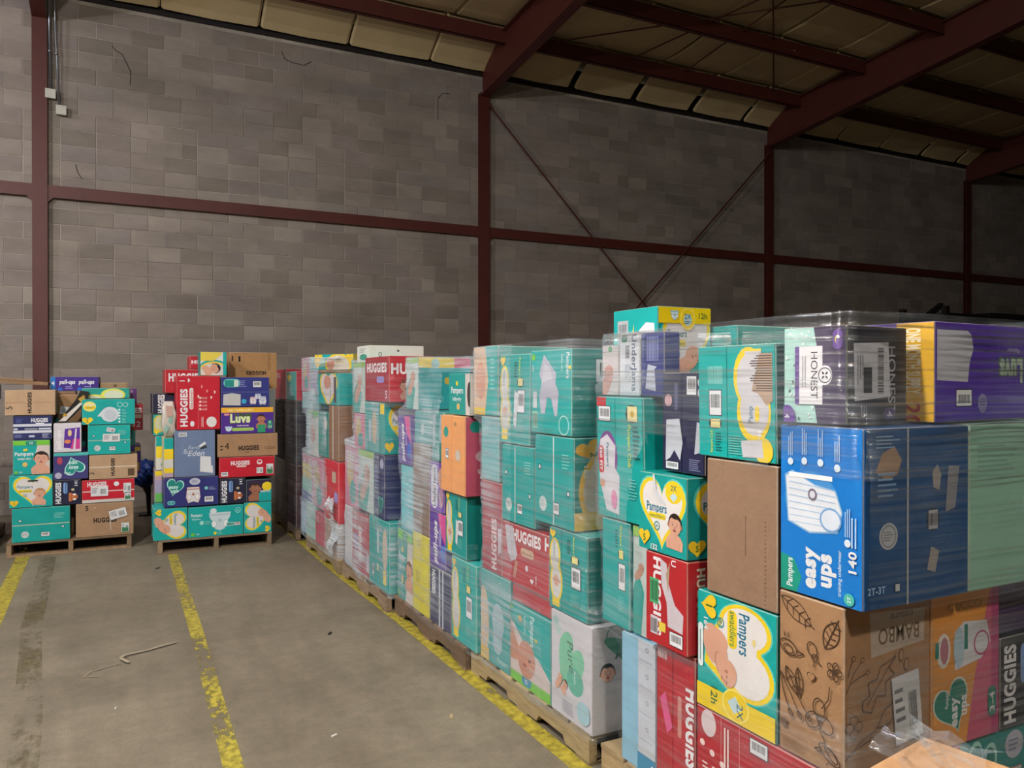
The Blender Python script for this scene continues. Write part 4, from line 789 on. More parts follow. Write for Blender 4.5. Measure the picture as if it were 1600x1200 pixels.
# unseen high bay fittings that carry the lamps, domes shaped to dim the rafters
M_LENS = D.materials.new('lamp_lens'); M_LENS.use_nodes = True; e_ = M_LENS.node_tree.nodes['Principled BSDF']; e_.inputs['Emission Color'].default_value = (1, .93, .82, 1); e_.inputs['Emission Strength'].default_value = 3
for i, (p, e, c) in enumerate(LAMPS):
    prof = [(.05, .42), (.09, .40), (.12, .34), (.20, .24), (.28, .10), (.30, 0.0), (.29, 0.0), (.27, .10), (.19, .23), (.11, .33), (.04, .38)]; n = 24; mb = MB()
    mb.v = [(p[0] + r_ * math.cos(6.2832 * k / n), p[1] + r_ * math.sin(6.2832 * k / n), p[2] + z_) for r_, z_ in prof for k in range(n)]
    mb.f = [(q * n + k, q * n + (k + 1) % n, (q + 1) * n + (k + 1) % n, (q + 1) * n + k) for q in range(len(prof) - 1) for k in range(n)]; mb.c = [(1, 1, 1, 1)] * len(mb.f)
    t = new('dome_lamp', mb.mesh('dome_lamp', M_PLATE, True), M_PLATE); tag(t, ['grey dome lamp hung from the roof over the aisle', 'grey dome lamp hung from the roof toward the left wall', 'grey dome lamp hung from the roof behind the viewer'][i], 'lamp')
    mb = MB(); mb.tube([(p[0], p[1], p[2] + .41), (p[0], p[1], roof_z(p[1]) + .05)], .012); new('stem', mb.mesh('stem', M_DARK), M_DARK, t)
    mb = MB(); mb.tube([(p[0], p[1], p[2] + .38), (p[0], p[1], p[2] + .30), (p[0], p[1], p[2] + .22)], [.03, .05, .03], seg=12); new('bulb', mb.mesh('bulb', M_LENS), M_LENS, t)

# conduit run beside the left column
cd = D.objects.new('conduit_run', None); C.objects.link(cd); cd.location = (-.62, 11.05, 0); tag(cd, 'two galvanized conduits running down the block wall beside the left column', 'conduit')
def loc(o): o.location = Vector(o.location) - cd.location; return o
mb = MB(); mb.tube([(-.648, 11.03, 6.26), (-.642, 11.03, 5.8), (-.628, 11.06, 5.08)], .013); mb.tube([(-.639, 11.03, 5.58), (-.638, 11.03, 5.54)], .018); loc(new('conduit_pipe', mb.mesh('conduit_pipe', M_STEEL, True), M_STEEL, cd))
mb = MB(); mb.tube([(-.590, 11.0, 6.26), (-.58, 11.01, 5.9), (-.56, 11.03, 5.4), (-.542, 11.06, 4.93)], .013); mb.tube([(-.568, 11.02, 5.56), (-.566, 11.02, 5.52)], .018); loc(new('conduit_pipe', mb.mesh('conduit_pipe', M_STEEL, True), M_STEEL, cd))
for x, z in ((-.632, 5.056), (-.52, 4.874)):
    mb = MB(); mb.box((x - .05, 11.025, z - .05), (x + .05, 11.094, z + .05)); mb.box((x - .055, 11.018, z - .055), (x + .055, 11.025, z + .055))
    for sx in (-1, 1): mb.box((x + sx * .04 - .004, 11.015, z - sx * .04 - .004), (x + sx * .04 + .004, 11.018, z - sx * .04 + .004))
    loc(new('junction_box', mb.mesh('junction_box', M_PLATE), M_PLATE, cd))

# worn yellow floor lines
def worn(name, col, scale, thr, soft=.05, dirt=.3):
    m = D.materials.new(name); m.use_nodes = True; nt = m.node_tree; L = nt.links; b = nt.nodes['Principled BSDF']; out = nt.nodes['Material Output']
    g = N(nt, 'ShaderNodeNewGeometry'); mp = N(nt, 'ShaderNodeMapping'); mp.inputs['Scale'].default_value = (1.6, .7, 1); L.new(g.outputs['Position'], mp.inputs[0])
    n = N(nt, 'ShaderNodeTexNoise', Scale=scale, Detail=9, Roughness=.72); L.new(mp.outputs[0], n.inputs['Vector'])
    big = N(nt, 'ShaderNodeTexNoise', Scale=2.2, Detail=3); L.new(mp.outputs[0], big.inputs['Vector'])
    ad = N(nt, 'ShaderNodeMath', operation='MULTIPLY_ADD'); L.new(big.outputs[0], ad.inputs[0]); ad.inputs[1].default_value = .9; L.new(n.outputs[0], ad.inputs[2])
    mr = N(nt, 'ShaderNodeMapRange'); L.new(ad.outputs[0], mr.inputs[0]); mr.inputs[1].default_value = thr - soft; mr.inputs[2].default_value = thr + soft
    tr = N(nt, 'ShaderNodeBsdfTransparent'); mx = N(nt, 'ShaderNodeMixShader'); L.new(mr.outputs[0], mx.inputs[0]); L.new(tr.outputs[0], mx.inputs[1]); L.new(b.outputs[0], mx.inputs[2]); L.new(mx.outputs[0], out.inputs[0])
    n2 = N(nt, 'ShaderNodeTexNoise', Scale=25, Detail=6); L.new(g.outputs['Position'], n2.inputs['Vector']); cr = N(nt, 'ShaderNodeValToRGB'); L.new(n2.outputs[0], cr.inputs[0])
    cr.color_ramp.elements[0].position = .35; cr.color_ramp.elements[0].color = lin([x * (1 - dirt) for x in [int(col[i:i + 2], 16) / 255 for i in (0, 2, 4)]]); cr.color_ramp.elements[1].position = .6; cr.color_ramp.elements[1].color = lin(col)
    L.new(cr.outputs[0], b.inputs['Base Color']); b.inputs['Roughness'].default_value = .6
    return m
M_Y1 = worn('yellow_line_paint', 'b5a53a', 16, .76, .05); M_Y2 = worn('yellow_line_paint_worn', 'b8a840', 20, .86, .04); M_Y3 = worn('faded_line_paint', '7c6e4c', 14, 1.08, .2)
def line(pts, wd, m, label):
    mb = MB(); z = .0012
    for (xa, ya), (xb, yb) in zip(pts[:-1], pts[1:]):
        mb.poly([(xa - wd / 2, ya, z), (xa + wd / 2, ya, z), (xb + wd / 2, yb, z), (xb - wd / 2, yb, z)])
    o = new('floor_line', mb.mesh('floor_line', m), m); tag(o, label, 'marking')
line([(1.745, -1), (1.74, 2.8), (1.735, 5), (1.70, 6.4), (1.70, 10)], .085, M_Y1, 'solid yellow line painted along the foot of the wrapped pallet row')
line([(.44, -1), (.455, 3.5), (.49, 5.5), (.51, 7.94)], .082, M_Y2, 'chipped yellow line running up the middle of the floor')
line([(-.71, 5), (-.70, 6.1), (-.71, 8.4), (-.71, 9.4)], .11, M_Y1, 'yellow line at the far left ending under the left pallet')
line([(-.30, 3.0), (-.34, 4.2), (-.46, 6.0), (-.5, 8.3)], .12, M_Y3, 'faded orange trace of an old painted line left of centre')

# ------------------------------------------------------------------ pallets
PC = {}
def pallet(x0, x1, y0, y1, label, col='9a8265', yaw=0):
    """stringers run away from the viewer, deck boards lie across them"""
    root = D.objects.new('wooden_pallet', None); C.objects.link(root); root.location = (x0, y0, 0); root.rotation_euler = (0, 0, R(yaw)); tag(root, label, 'pallet', 'pallets under the box stacks')
    W, Ln = x1 - x0, y1 - y0; rd = random.Random(int(x0 * 100 + y0 * 10)); base = [int(col[i:i + 2], 16) / 255 for i in (0, 2, 4)]
    def shade(): k = rd.uniform(.78, 1.15); return lin([min(1, c * k) for c in base])
    prof = [(0, 0), (Ln * .16, 0), (Ln * .18, .032), (Ln * .36, .032), (Ln * .38, 0), (Ln * .62, 0), (Ln * .64, .032), (Ln * .82, .032), (Ln * .84, 0), (Ln, 0), (Ln, .094), (0, .094)]
    for xs in (0, W / 2 - .019, W - .038):
        mb = MB(); c = shade(); n = len(prof)
        mb.v = [(0, y, z) for y, z in prof] + [(.038, y, z) for y, z in prof]
        mb.f = [tuple(range(n - 1, -1, -1)), tuple(range(n, 2 * n))] + [(i, (i + 1) % n, (i + 1) % n + n, i + n) for i in range(n)]; mb.c = [c] * len(mb.f)
        o = new('stringer', mb.mesh('stringer', M_WOOD), M_WOOD, root); o.location = (xs, 0, .016)
    k = 7; bw = Ln / k - .045
    for i in range(k):
        b_ = bw + (.03 if i in (0, k - 1) else 0); y = (Ln - b_) * i / (k - 1); mb = MB(); mb.box((0, 0, 0), (W, b_, .016), shade()); o = new('deck_board', mb.mesh('deck_board', M_WOOD), M_WOOD, root); o.location = (rd.uniform(-.006, .006), y, .1105)
    for i in range(3):
        y = (Ln - .11) * i / 2; mb = MB(); mb.box((0, 0, 0), (W, .11, .015), shade()); o = new('bottom_board', mb.mesh('bottom_board', M_WOOD), M_WOOD, root); o.location = (0, y, 0)
    return root
pallet(1.79, 2.81, 1.50, 2.72, 'pallet under the nearest stack, mostly below the picture edge', 'a48c68')
pallet(1.775, 2.80, 2.79, 4.00, 'pale clean pallet under the second wrapped stack from the front', 'b09a72')
pallet(1.75, 2.77, 4.02, 5.24, 'old brown splintered pallet under the third wrapped stack', '8a7058')
pallet(1.70, 2.72, 5.27, 6.44, 'grey brown pallet under the fourth wrapped stack', '8d7862')
pallet(1.68, 2.70, 6.47, 7.70, 'pallet under the farthest hazy wrapped stack of the row', 'a58f6b')
pallet(1.66, 2.68, 8.02, 9.24, 'dark pallet in shadow behind the wrapped row', '6d5a48')  # shadow behind the row put into the wood colour
pallet(.39, 1.405, 7.97, 9.19, 'pallet under the unwrapped centre stack with the slate blue carton', '9a8468')
pallet(-.84, .18, 8.45, 9.67, 'pallet under the unwrapped left stack of loose cartons', '8b7257')
pallet(-2.0, -.98, 8.55, 9.77, 'pallet in the dark at the far left edge', '5f4d3e')  # wood colour darkened to hold the shade at this edge

# ------------------------------------------------------------------ cartons: nearest stack (A)
c = carton; P = .1275
c('A', 1.79, 2.30, 2.36, 2.58, P, .63, '8fc0d9', 'pale blue and white carton at the foot of the nearest stack', L=d_blwh)
c('A', 1.79, 2.30, 2.14, 2.355, P, .655, 'b3222e', 'red carton with a pink sticker beside the pale blue one', L=d_redseam, seam=('L', 'v', .45))
c('A', 1.79, 2.30, 1.52, 2.135, P, .505, 'b3222e', 'long red carton below the sleeping newborn carton', L=d_redbig)
c('A', 2.31, 2.79, 1.53, 2.2, P, .505, '2a8f86', 'teal carton low at the right picture edge', F=d_easy(DTEAL))
c('A', 2.31, 2.79, 2.21, 2.69, P, .505, KRAFT2, 'brown carton hidden low at the back of the nearest stack', kraft=True)
c('A', 1.79, 2.155, 1.52, 1.76, .508, .985, 'a67f5b', 'kraft carton covered in drawn leaves and birds', L=d_bamL, F=d_bamF, kraft=True, lab=(('F', .56, .12, .12, .20, 6),))
c('A', 1.79, 2.15, 1.765, 2.13, .508, .90, TEAL, 'teal carton turned sideways with a sleeping newborn and yellow band', L=(d_164, 270), F=d_plain(DTEAL))
c('A', 2.16, 2.485, 1.52, 1.9, .508, .985, 'e39a45', 'orange and pink carton beside the leaf patterned kraft one', F=d_orange)
c('A', 2.49, 2.79, 1.52, 1.9, .508, .80, '1a1a24', 'black carton with big white sideways letters at the right edge', F=(d_hug('5', 'n', '1a1a24'), 90))
c('A', 2.49, 2.79, 1.54, 1.9, .803, .985, '432a5c', 'dark purple carton above the black one at the right edge', F=d_plain('432a5c', '8d7ab0'))
c('A', 1.755, 2.2, 2.14, 2.375, .66, .988, 'b5232b', 'red carton with torn white paper under the toddler carton', L=d_hugtorn, F=d_hugF)
c('A', 1.755, 2.15, 2.14, 2.42, .99, 1.275, '0f8f86', 'teal carton with a smiling dark haired toddler in a yellow heart', L=d_132, F=d_swad('', '5', None, None, word=' ', bgc=DTEAL))
c('A', 1.79, 2.15, 1.765, 2.085, .903, 1.352, '94765f', 'plain brown carton beside the bright blue one', L=lambda a: (a.line([(a.W * .58, a.H * .34), (a.W * .58, a.H * .62)], .003, '6d5643'), a.lines(a.W * .84, a.H * .6, a.W * .02, 20, a.H * .03, '6d5643')), kraft=True)
c('A', 1.79, 2.235, 1.46, 1.755, .988, 1.482, '1b4d80', 'bright blue carton with a drawn training pant', L=(d_easyblue, 90), F=d_blueside, seam=('F', 'v', .40))  # dark blue body colour paints the shade on the end face
c('A', 2.24, 2.73, 1.46, 1.8, .988, 1.482, '8fbfa8', 'plain sage green carton at the right edge', F=d_plain(None, '79a993'))
c('A', 1.80, 2.08, 1.52, 1.735, 1.485, 1.765, '17192a', 'mint and dark plum carton on top of the bright blue one', L=(d_honL, 270), F=(d_honF, 270), yaw=5)
c('A', 2.14, 2.66, 1.50, 1.80, 1.485, 1.785, '4a2597', 'purple carton with a yellow band at the top right edge', L=(d_luvL, 270), F=(d_luvF, 180), yaw=5)
c('A', 1.79, 2.04, 1.765, 2.12, 1.355, 1.725, '0aaaa4', 'leaning teal carton torn open over brown corrugation', L=d_198, F=d_plain(DTEAL), seam=('L', 'v', .40), lean=(.0, .02))
c('A', 1.82, 2.04, 2.125, 2.36, 1.278, 1.64, '252448', 'dark navy carton with ripped labels near the top', L=d_navL, seam=('L', 'v', .48))
c('A', 1.79, 2.30, 2.425, 2.745, 1.058, 1.545, '0ca8a2', 'tall teal carton with a purple ringed pant picture', L=d_360, seam=('L', 'v', .42), lean=(0, .03))
c('A', 1.79, 2.30, 2.525, 2.72, .635, 1.055, '0ca29e', 'teal carton with two barcodes under the tall teal one', L=d_pend(False, hearts=False))
c('A', 1.80, 2.30, 2.42, 2.52, .635, 1.055, 'a9c4bd', 'hazy pale carton tucked behind the torn red one', L=d_pb)
c('A', 1.83, 1.91, 2.66, 2.78, 1.548, 1.755, 'cfc6c6', 'pale carton with a sleeping newborn and a green dot on top', L=(d_babyN, 0))
c('A', 1.83, 1.91, 2.515, 2.655, 1.548, 1.80, 'd5d6dc', 'white carton with sideways lettering on the top layer', L=(d_under2, 270))
c('A', 1.83, 1.91, 2.365, 2.51, 1.548, 1.795, '252c78', 'dark blue carton with a torn white label on the top layer', L=d_navy2)
c('T', 1.92, 2.19, 2.52, 2.83, 1.603, 1.905, TEAL, 'topmost teal and yellow carton rising above the nearest stack', L=(lambda a: (a.bg(TEAL), a.rect(a.W * .10, a.H * .4, a.W * .25, a.H * .45, 'b9bcc0'), a.bars(a.W * .13, a.H * .45, a.W * .19, a.H * .35, '6c7075', 8), a.patch([(.55, .3), (.6, .7), (.75, .8), (.93, .78), (.95, .3)], 'dfe0e2'), a.poly([(a.W * .36, a.H * .3), (a.W * .48, a.H * .8), (a.W * .48, a.H * .3)], YEL))), F=d_swad('', '', True, 'sleep'))
for y0, y1, zz in ((1.92, 2.3, 1.0), (2.31, 2.69, 1.0), (1.92, 2.3, 1.50), (2.31, 2.69, 1.50)):
    c('A', 2.32, 2.79, y0, y1, zz - .49, zz, KRAFT, 'brown carton in the hidden back column of the nearest stack', kraft=True, group='back column of the nearest stack')
c('T', 2.20, 2.67, 2.38, 2.62, 1.603, 1.83, '1f9c91', 'hazy teal carton on top at the back of the nearest stack', F=d_plain(None, '6cc4ba'), L=d_plain(DTEAL))
c('A', 2.05, 2.75, 2.0, 2.64, 1.548, 1.60, KRAFT, 'flat brown carton laid on the back column', kraft=True)

# second stack (B)
c('B', 1.78, 2.16, 2.775, 3.12, P, .582, 'cfccd2', 'white carton with green watercolour hearts', L=d_pureL, F=d_pureF)
c('B', 1.78, 2.26, 3.125, 3.53, P, .512, TEAL, 'teal carton with a newborn and a lime band standing on end', L=d_pbaby)
c('B', 1.78, 2.26, 3.535, 3.88, P, .602, '1f9d99', 'hazy teal carton at the far foot of the second stack', L=d_teald, seam=('L', 'v', .36))
c('B', 1.78, 2.20, 2.81, 3.135, .585, .95, '0b9b97', 'teal carton standing directly on the white heart carton', L=d_pend(True), F=lambda a: (a.bg('0c7f78'), a.text('Pampers', a.W * .8, a.H * .06, a.H * .08, 'd8cf8a', .02, rot=math.pi / 2, fit=a.H * .34), a.ell(a.W * .5, a.H * .84, a.W * .09, a.H * .05, '6fb5ad'), a.ring(a.W * .5, a.H * .7, a.W * .12, .004, '6fb5ad')), seam=('L', 'v', .34))
c('B', 1.78, 2.26, 3.14, 3.62, .605, .90, 'b8303a', 'red carton with a ripped label in the second stack', L=d_red8)
c('B', 1.79, 2.26, 3.14, 3.53, .515, .602, 'b8303a', 'thin red carton under the ripped red one', L=d_plain(None))
c('B', 1.78, 2.26, 3.625, 3.87, .605, 1.08, 'a8444f', 'dusty red carton with upright lettering at the far edge', L=d_red7)
c('B', 1.78, 2.10, 2.92, 3.27, .953, 1.36, '0c9e9a', 'teal carton with a taped seam and baby portrait on its end', L=d_pside(), F=d_b5F, seam=('L', 'v', .5), tape='c9cfd0')
c('B', 1.78, 2.20, 3.275, 3.62, .905, 1.29, '0ea19c', 'teal carton with an oval stamp beside the taped one', L=d_pside(), seam=('L', 'v', .42), tape='b9c4c6')
c('B', 1.78, 2.20, 2.94, 3.315, 1.363, 1.75, '0aaaa5', 'teal carton covered by a big ripped white label', L=d_b3, F=lambda a: (a.bg('0c857e'), a.barcode(a.W * .3, a.H * .62, a.W * .4, a.H * .26), a.lines(a.W * .3, a.H * .5, a.W * .4, 8, a.H * .03, '5fb5ac')))
c('B', 1.78, 2.20, 3.33, 3.66, 1.293, 1.74, '0ca49f', 'leaning teal carton with a heart strip, top of the second stack', L=d_pend(True, torn=True), lean=(0, -.03))
c('B', 1.78, 2.20, 3.665, 3.88, 1.083, 1.42, '6fb0b4', 'hazy grey teal carton hanging over the stack edge', L=d_plain(None, 'b9c9cc'))
c('B', 1.78, 2.20, 3.67, 3.97, 1.423, 1.79, '5aa8a0', 'beige and teal carton with a white seam at the top far corner', L=d_sideBaby, seam=('L', 'v', .55), tape='d6d9da')
for y0, y1 in ((2.81, 3.35), (3.36, 3.98)):
    for k in range(3):
        c('B', 2.28, 2.79, y0, y1, P + .49 * k, P + .49 * k + .487, (KRAFT, '1f9d99', 'b8303a')[(k + int(y0)) % 3], 'carton in the hidden back column of the second stack', group='back column of the second stack')
c('B', 2.28, 2.62, 3.30, 3.62, 1.60, 1.76, '8fcf7c', 'lime and white carton lying on top at the back', L=d_strip([('d6d9d4', .4), (LIME, .3), ('d9e0e0', .3)]), F=d_strip([('c9ccc8', .5), (LIME, .5)]))
c('B', 2.28, 2.62, 2.99, 3.28, 1.60, 1.80, 'dfe2dc', 'white carton with green marks lying on top at the back', L=d_leafwhite, F=d_leafwhite)

# third stack (C)
c('C', 1.76, 2.20, 3.90, 4.25, P, .602, '0aaaa4', 'teal carton overhanging the old brown pallet', L=d_pend(False))
c('C', 1.76, 2.20, 4.255, 4.60, P, .475, '2c2a55', 'navy carton with sideways letters and white stripes', L=(lambda a: (a.text('HUGGIES', a.W * .06, a.H * .12, a.H * .16, WHITE, .045, fit=a.W * .42), a.rect(0, a.H * .44, a.W, a.H * .07, 'c9ccd6'), a.rect(0, a.H * .60, a.W, a.H * .06, 'c9ccd6')), 270))
c('C', 1.76, 2.20, 4.605, 4.90, P, .63, 'd9cd35', 'yellow carton standing on end', L=d_yel, seam=('L', 'v', .5))
c('C', 1.76, 2.20, 4.905, 5.20, P, .60, TEAL, 'teal carton with a baby and lime top band beside the yellow one', L=(d_dry('', '8b5a40', '2a9d94'), 0))
c('C', 1.76, 1.98, 4.03, 4.335, .605, .96, '0b9b97', 'teal carton with a ripped white label below the orange one', L=d_pend(True, torn=True), F=lambda a: (a.bg('0b7d76'), a.text('Pampers', a.W * .75, a.H * .05, a.H * .07, 'cfd08a', .02, rot=math.pi / 2, fit=a.H * .3), a.ring(a.W * .5, a.H * .78, a.W * .12, .004, '6fb5ad')))
c('C', 1.76, 2.20, 4.34, 4.60, .478, .812, '5b2a9c', 'purple carton with upright lettering and a blue patch', L=(d_pull(), 90))
c('C', 1.76, 2.20, 4.36, 4.60, .815, 1.115, '7d4bb2', 'violet carton with a white sideways name panel', L=(d_under, 90))
c('C', 1.76, 2.20, 4.605, 4.90, .633, 1.205, '8b7263', 'tall plain brown carton in the third stack', kraft=True, L=lambda a: a.ring(a.W * .4, a.H * .4, .018, .003, 'a89a8e'))
c('C', 1.76, 2.20, 4.905, 5.14, .605, 1.045, '6fc4cc', 'pale aqua carton beside the tall brown one', L=d_plain(None, 'b5d6d8'))
c('C', 1.75, 2.20, 4.905, 5.15, 1.048, 1.375, '5b2a9c', 'purple and pink carton bulging over the stack edge', L=(d_pull(), 90), lean=(-.03, 0))
c('C', 1.74, 2.02, 4.0, 4.355, .965, 1.41, ORANGE, 'plain orange carton with a pink end standing on edge', L=lambda a: (a.ell(a.W * .22, a.H * .78, a.W * .1, a.H * .07, '2a9c8e'), a.barcode(a.W * .2, a.H * .44, a.W * .12, a.H * .12), a.ell(a.W * .72, a.H * .5, a.W * .1, a.H * .07, 'c9c0b4'), a.rect(a.W * .56, a.H * .87, a.W * .1, a.H * .05, 'b9905e')), F=lambda a: (a.bg('b54f66'), a.rrect(a.W * .1, a.H * .8, a.W * .3, a.H * .14, '1a8373'), a.ell(a.W * .5, a.H * .5, a.W * .28, a.H * .09, 'c9a9b0'), a.diaper(a.W * .5, a.H * .26, a.W * .5, a.H * .16, 'd6b9b9', '8a4a5c')), seam=('L', 'v', .46))
c('C', 1.76, 2.20, 4.36, 4.57, 1.118, 1.42, '2b9a95', 'teal carton with white rips beside the orange one', L=lambda a: (a.patch([(.1, .3), (.3, .3), (.34, .95), (.1, .95)], 'b5c4cc'), a.patch([(.62, .4), (.8, .38), (.85, .96), (.66, .96)], 'b5c4cc'), a.text('Pampers', a.W * .6, a.H * .04, a.H * .08, 'c9e8e4', .01, rot=math.pi / 2, fit=a.H * .3)))
c('C', 1.76, 2.20, 4.575, 4.86, 1.208, 1.415, '3f9fa0', 'grey teal carton with an oval sticker under the tall blue haze', L=lambda a: a.ell(a.W * .5, a.H * .45, a.W * .1, a.H * .2, 'c3cdd0'), seam=('L', 'v', .5))
c('C', 1.76, 2.02, 3.98, 4.29, 1.413, 1.65, TEAL, 'small teal carton with a baby peeking at its right edge', L=lambda a: (a.bg('129a92'), a.poly([(a.W * .8, 0), (a.W, 0), (a.W, a.H), (a.W * .78, a.H)], 'd6c9c4'), a.ell(a.W * .97, a.H * .5, a.W * .1, a.H * .3, '3a2a26'), a.text('Pampers', a.W * .12, a.H * .52, a.H * .16, WHITE, .02, fit=a.W * .56), a.text('baby-dry', a.W * .2, a.H * .34, a.H * .1, WHITE, .02, fit=a.W * .4), a.ell(a.W * .46, a.H * .2, a.W * .07, a.H * .08, 'e2b96c'), a.ell(a.W * .4, a.H * .76, a.W * .05, a.H * .06, YEL)), F=d_plain('cfc3bd'))
c('C', 1.76, 2.13, 4.80, 5.03, 1.418, 1.76, '2aa5a8', 'teal carton with a yellow and pink top band', L=d_pb, F=lambda a: (a.rect(0, a.H * .80, a.W * .7, a.H * .2, 'e5c735'), a.rect(a.W * .68, a.H * .8, a.W * .32, a.H * .2, 'd0607c'), a.ell(a.W * .32, a.H * .88, a.W * .08, a.H * .09, '9fc6c6'), a.ell(a.W * .55, a.H * .55, a.W * .06, a.H * .07, 'd9b44a'), a.ring(a.W * .42, a.H * .2, a.W * .05, .004, '9ad2d0')))
for y0, y1 in ((4.04, 4.62), (4.64, 5.23)):
    for k in range(3):
        c('C', 2.22, 2.75, y0, y1, P + .49 * k, P + .49 * k + .487, ('1f9d99', KRAFT, '5b2a9c')[(k + int(y0 * 2)) % 3], 'carton in the hidden back column of the third stack', group='back column of the third stack')
c('C', 2.03, 2.21, 4.03, 4.335, .605, 1.40, '1f9d99', 'narrow teal carton wedged behind the orange one')

# fourth stack (D)
c('D', 1.71, 2.15, 5.245, 5.71, P, .622, '0ea09b', 'big teal carton at the near foot of the fourth stack', L=lambda a: (a.barcode(a.W * .18, a.H * .14, a.W * .08, a.H * .16), a.rect(a.W * .42, a.H * .5, a.W * .1, a.H * .36, 'b9c9cc'), a.rect(a.W * .42, a.H * .24, a.W * .08, a.H * .1, 'dcd9a9'), a.ell(a.W * .82, a.H * .6, a.W * .12, a.H * .3, 'd0b9a0'), a.rect(a.W * .74, a.H * .1, a.W * .14, a.H * .2, YEL), a.ring(a.W * .26, a.H * .9, a.W * .06, .004, '8fd0c8')), seam=('L', 'v', .34))
c('D', 1.71, 2.15, 5.715, 6.18, P, .58, 'b52b3c', 'red carton with sideways lettering in the fourth stack', L=(lambda a: (a.text('HUGGIES', a.W * .2, a.H * .45, a.H * .16, WHITE, .045, fit=a.W * .6), a.rrect(a.W * .35, a.H * .7, a.W * .3, a.H * .14, '8d86c9'), a.rect(a.W * .1, 0, a.W * .3, a.H * .14, 'cfc4cc')), 90))
c('D', 1.71, 2.15, 6.185, 6.40, P, .60, 'cfc9cc', 'whitish carton behind the red one at the pallet end', L=d_plain(None, 'b0a8b0'))
c('D', 1.71, 2.15, 5.35, 5.60, .625, 1.082, NAVY, 'navy carton with a teal heart badge', L=lambda a: (a.ell(a.W * .75, a.H * .86, a.W * .18, a.H * .08, 'a9a9c4'), a.heart(a.W * .66, a.H * .2, a.W * .5, a.H * .3, '49b0a8'), a.heart(a.W * .66, a.H * .2, a.W * .4, a.H * .24, '17706c'), a.lines(a.W * .1, a.H * .8, a.W * .3, 8, a.H * .05, '8084b0')), F=lambda a: (a.bg('232a62'), a.ell(a.W * .4, a.H * .85, a.W * .1, a.H * .08, 'b3b3c9'), a.ell(a.W * .6, a.H * .55, a.W * .16, a.H * .16, 'a9ddd6'), a.ell(a.W * .6, a.H * .55, a.W * .13, a.H * .13, '148a80')))
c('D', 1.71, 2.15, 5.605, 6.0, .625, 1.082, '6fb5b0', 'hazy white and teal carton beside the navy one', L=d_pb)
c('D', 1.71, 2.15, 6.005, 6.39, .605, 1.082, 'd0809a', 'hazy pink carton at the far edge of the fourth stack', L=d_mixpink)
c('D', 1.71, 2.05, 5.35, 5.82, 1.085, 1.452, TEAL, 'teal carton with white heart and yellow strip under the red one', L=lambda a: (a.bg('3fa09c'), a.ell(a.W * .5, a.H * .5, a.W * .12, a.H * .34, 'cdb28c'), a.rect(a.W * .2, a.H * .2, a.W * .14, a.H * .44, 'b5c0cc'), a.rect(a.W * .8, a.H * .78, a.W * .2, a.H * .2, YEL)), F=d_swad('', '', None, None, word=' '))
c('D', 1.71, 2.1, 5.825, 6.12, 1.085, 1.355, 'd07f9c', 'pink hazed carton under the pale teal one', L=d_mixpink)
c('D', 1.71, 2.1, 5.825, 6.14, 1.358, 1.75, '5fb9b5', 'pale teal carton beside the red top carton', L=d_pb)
c('D', 1.71, 2.04, 5.24, 5.82, 1.455, 1.78, 'a32232', 'red carton on top of the fourth stack showing two lettered faces', L=lambda a: (a.text('HUGGIES', a.W * .08, a.H * .66, a.H * .2, WHITE, .045, fit=a.W * .82), a.rrect(a.W * .5, a.H * .42, a.W * .3, a.H * .14, '9a8fd0'), a.text('5', a.W * .85, a.H * .08, a.H * .18, WHITE)), F=lambda a: (a.bg('c3202e'), a.text('HUGGIES', a.W * .04, a.H * .62, a.H * .22, WHITE, .045, fit=a.W * 1.1), a.baby(a.W * .35, a.H * .35, a.W * .12, .2, '8a4a3c')))
c('D', 1.80, 2.25, 6.0, 6.35, 1.753, 1.885, 'eceade', 'flat white carton lying on top behind the red one', L=d_leafwhite, F=d_white)
for k in range(3):
    c('D', 2.17, 2.70, 5.30, 6.38, P + .5 * k, P + .5 * k + .497, ('1f9d99', KRAFT, 'b8303a')[k], 'long carton in the hidden back column of the fourth stack', group='back column of the fourth stack')

# fifth, farthest wrapped stack (E)
c('E', 1.68, 2.15, 6.48, 6.95, P, .412, 'a78d7c', 'brown carton behind crumpled film at the pallet corner', kraft=True)
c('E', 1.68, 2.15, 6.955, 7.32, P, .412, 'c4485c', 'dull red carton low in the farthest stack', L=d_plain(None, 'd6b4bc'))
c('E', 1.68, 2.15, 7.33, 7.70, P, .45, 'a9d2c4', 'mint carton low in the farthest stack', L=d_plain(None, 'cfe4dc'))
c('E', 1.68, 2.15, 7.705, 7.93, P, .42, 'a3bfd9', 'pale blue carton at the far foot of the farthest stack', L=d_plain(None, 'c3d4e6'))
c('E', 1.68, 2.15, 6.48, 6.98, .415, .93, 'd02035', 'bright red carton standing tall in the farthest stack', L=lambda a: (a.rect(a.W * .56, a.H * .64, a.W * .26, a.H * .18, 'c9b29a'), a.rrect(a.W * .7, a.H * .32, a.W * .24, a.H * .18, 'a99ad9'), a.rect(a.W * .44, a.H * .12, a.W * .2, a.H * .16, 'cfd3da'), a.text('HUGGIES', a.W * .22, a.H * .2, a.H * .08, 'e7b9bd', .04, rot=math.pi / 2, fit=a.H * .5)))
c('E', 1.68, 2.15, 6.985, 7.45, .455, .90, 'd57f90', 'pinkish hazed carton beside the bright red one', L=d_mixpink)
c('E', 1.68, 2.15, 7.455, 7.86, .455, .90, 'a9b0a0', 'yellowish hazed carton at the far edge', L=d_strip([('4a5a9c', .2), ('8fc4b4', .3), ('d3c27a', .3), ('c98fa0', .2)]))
c('E', 1.68, 2.0, 6.48, 6.80, .933, 1.395, '8f6a50', 'narrow brown carton with a taped seam', seam=('L', 'v', .45), tape='clear', kraft=True)
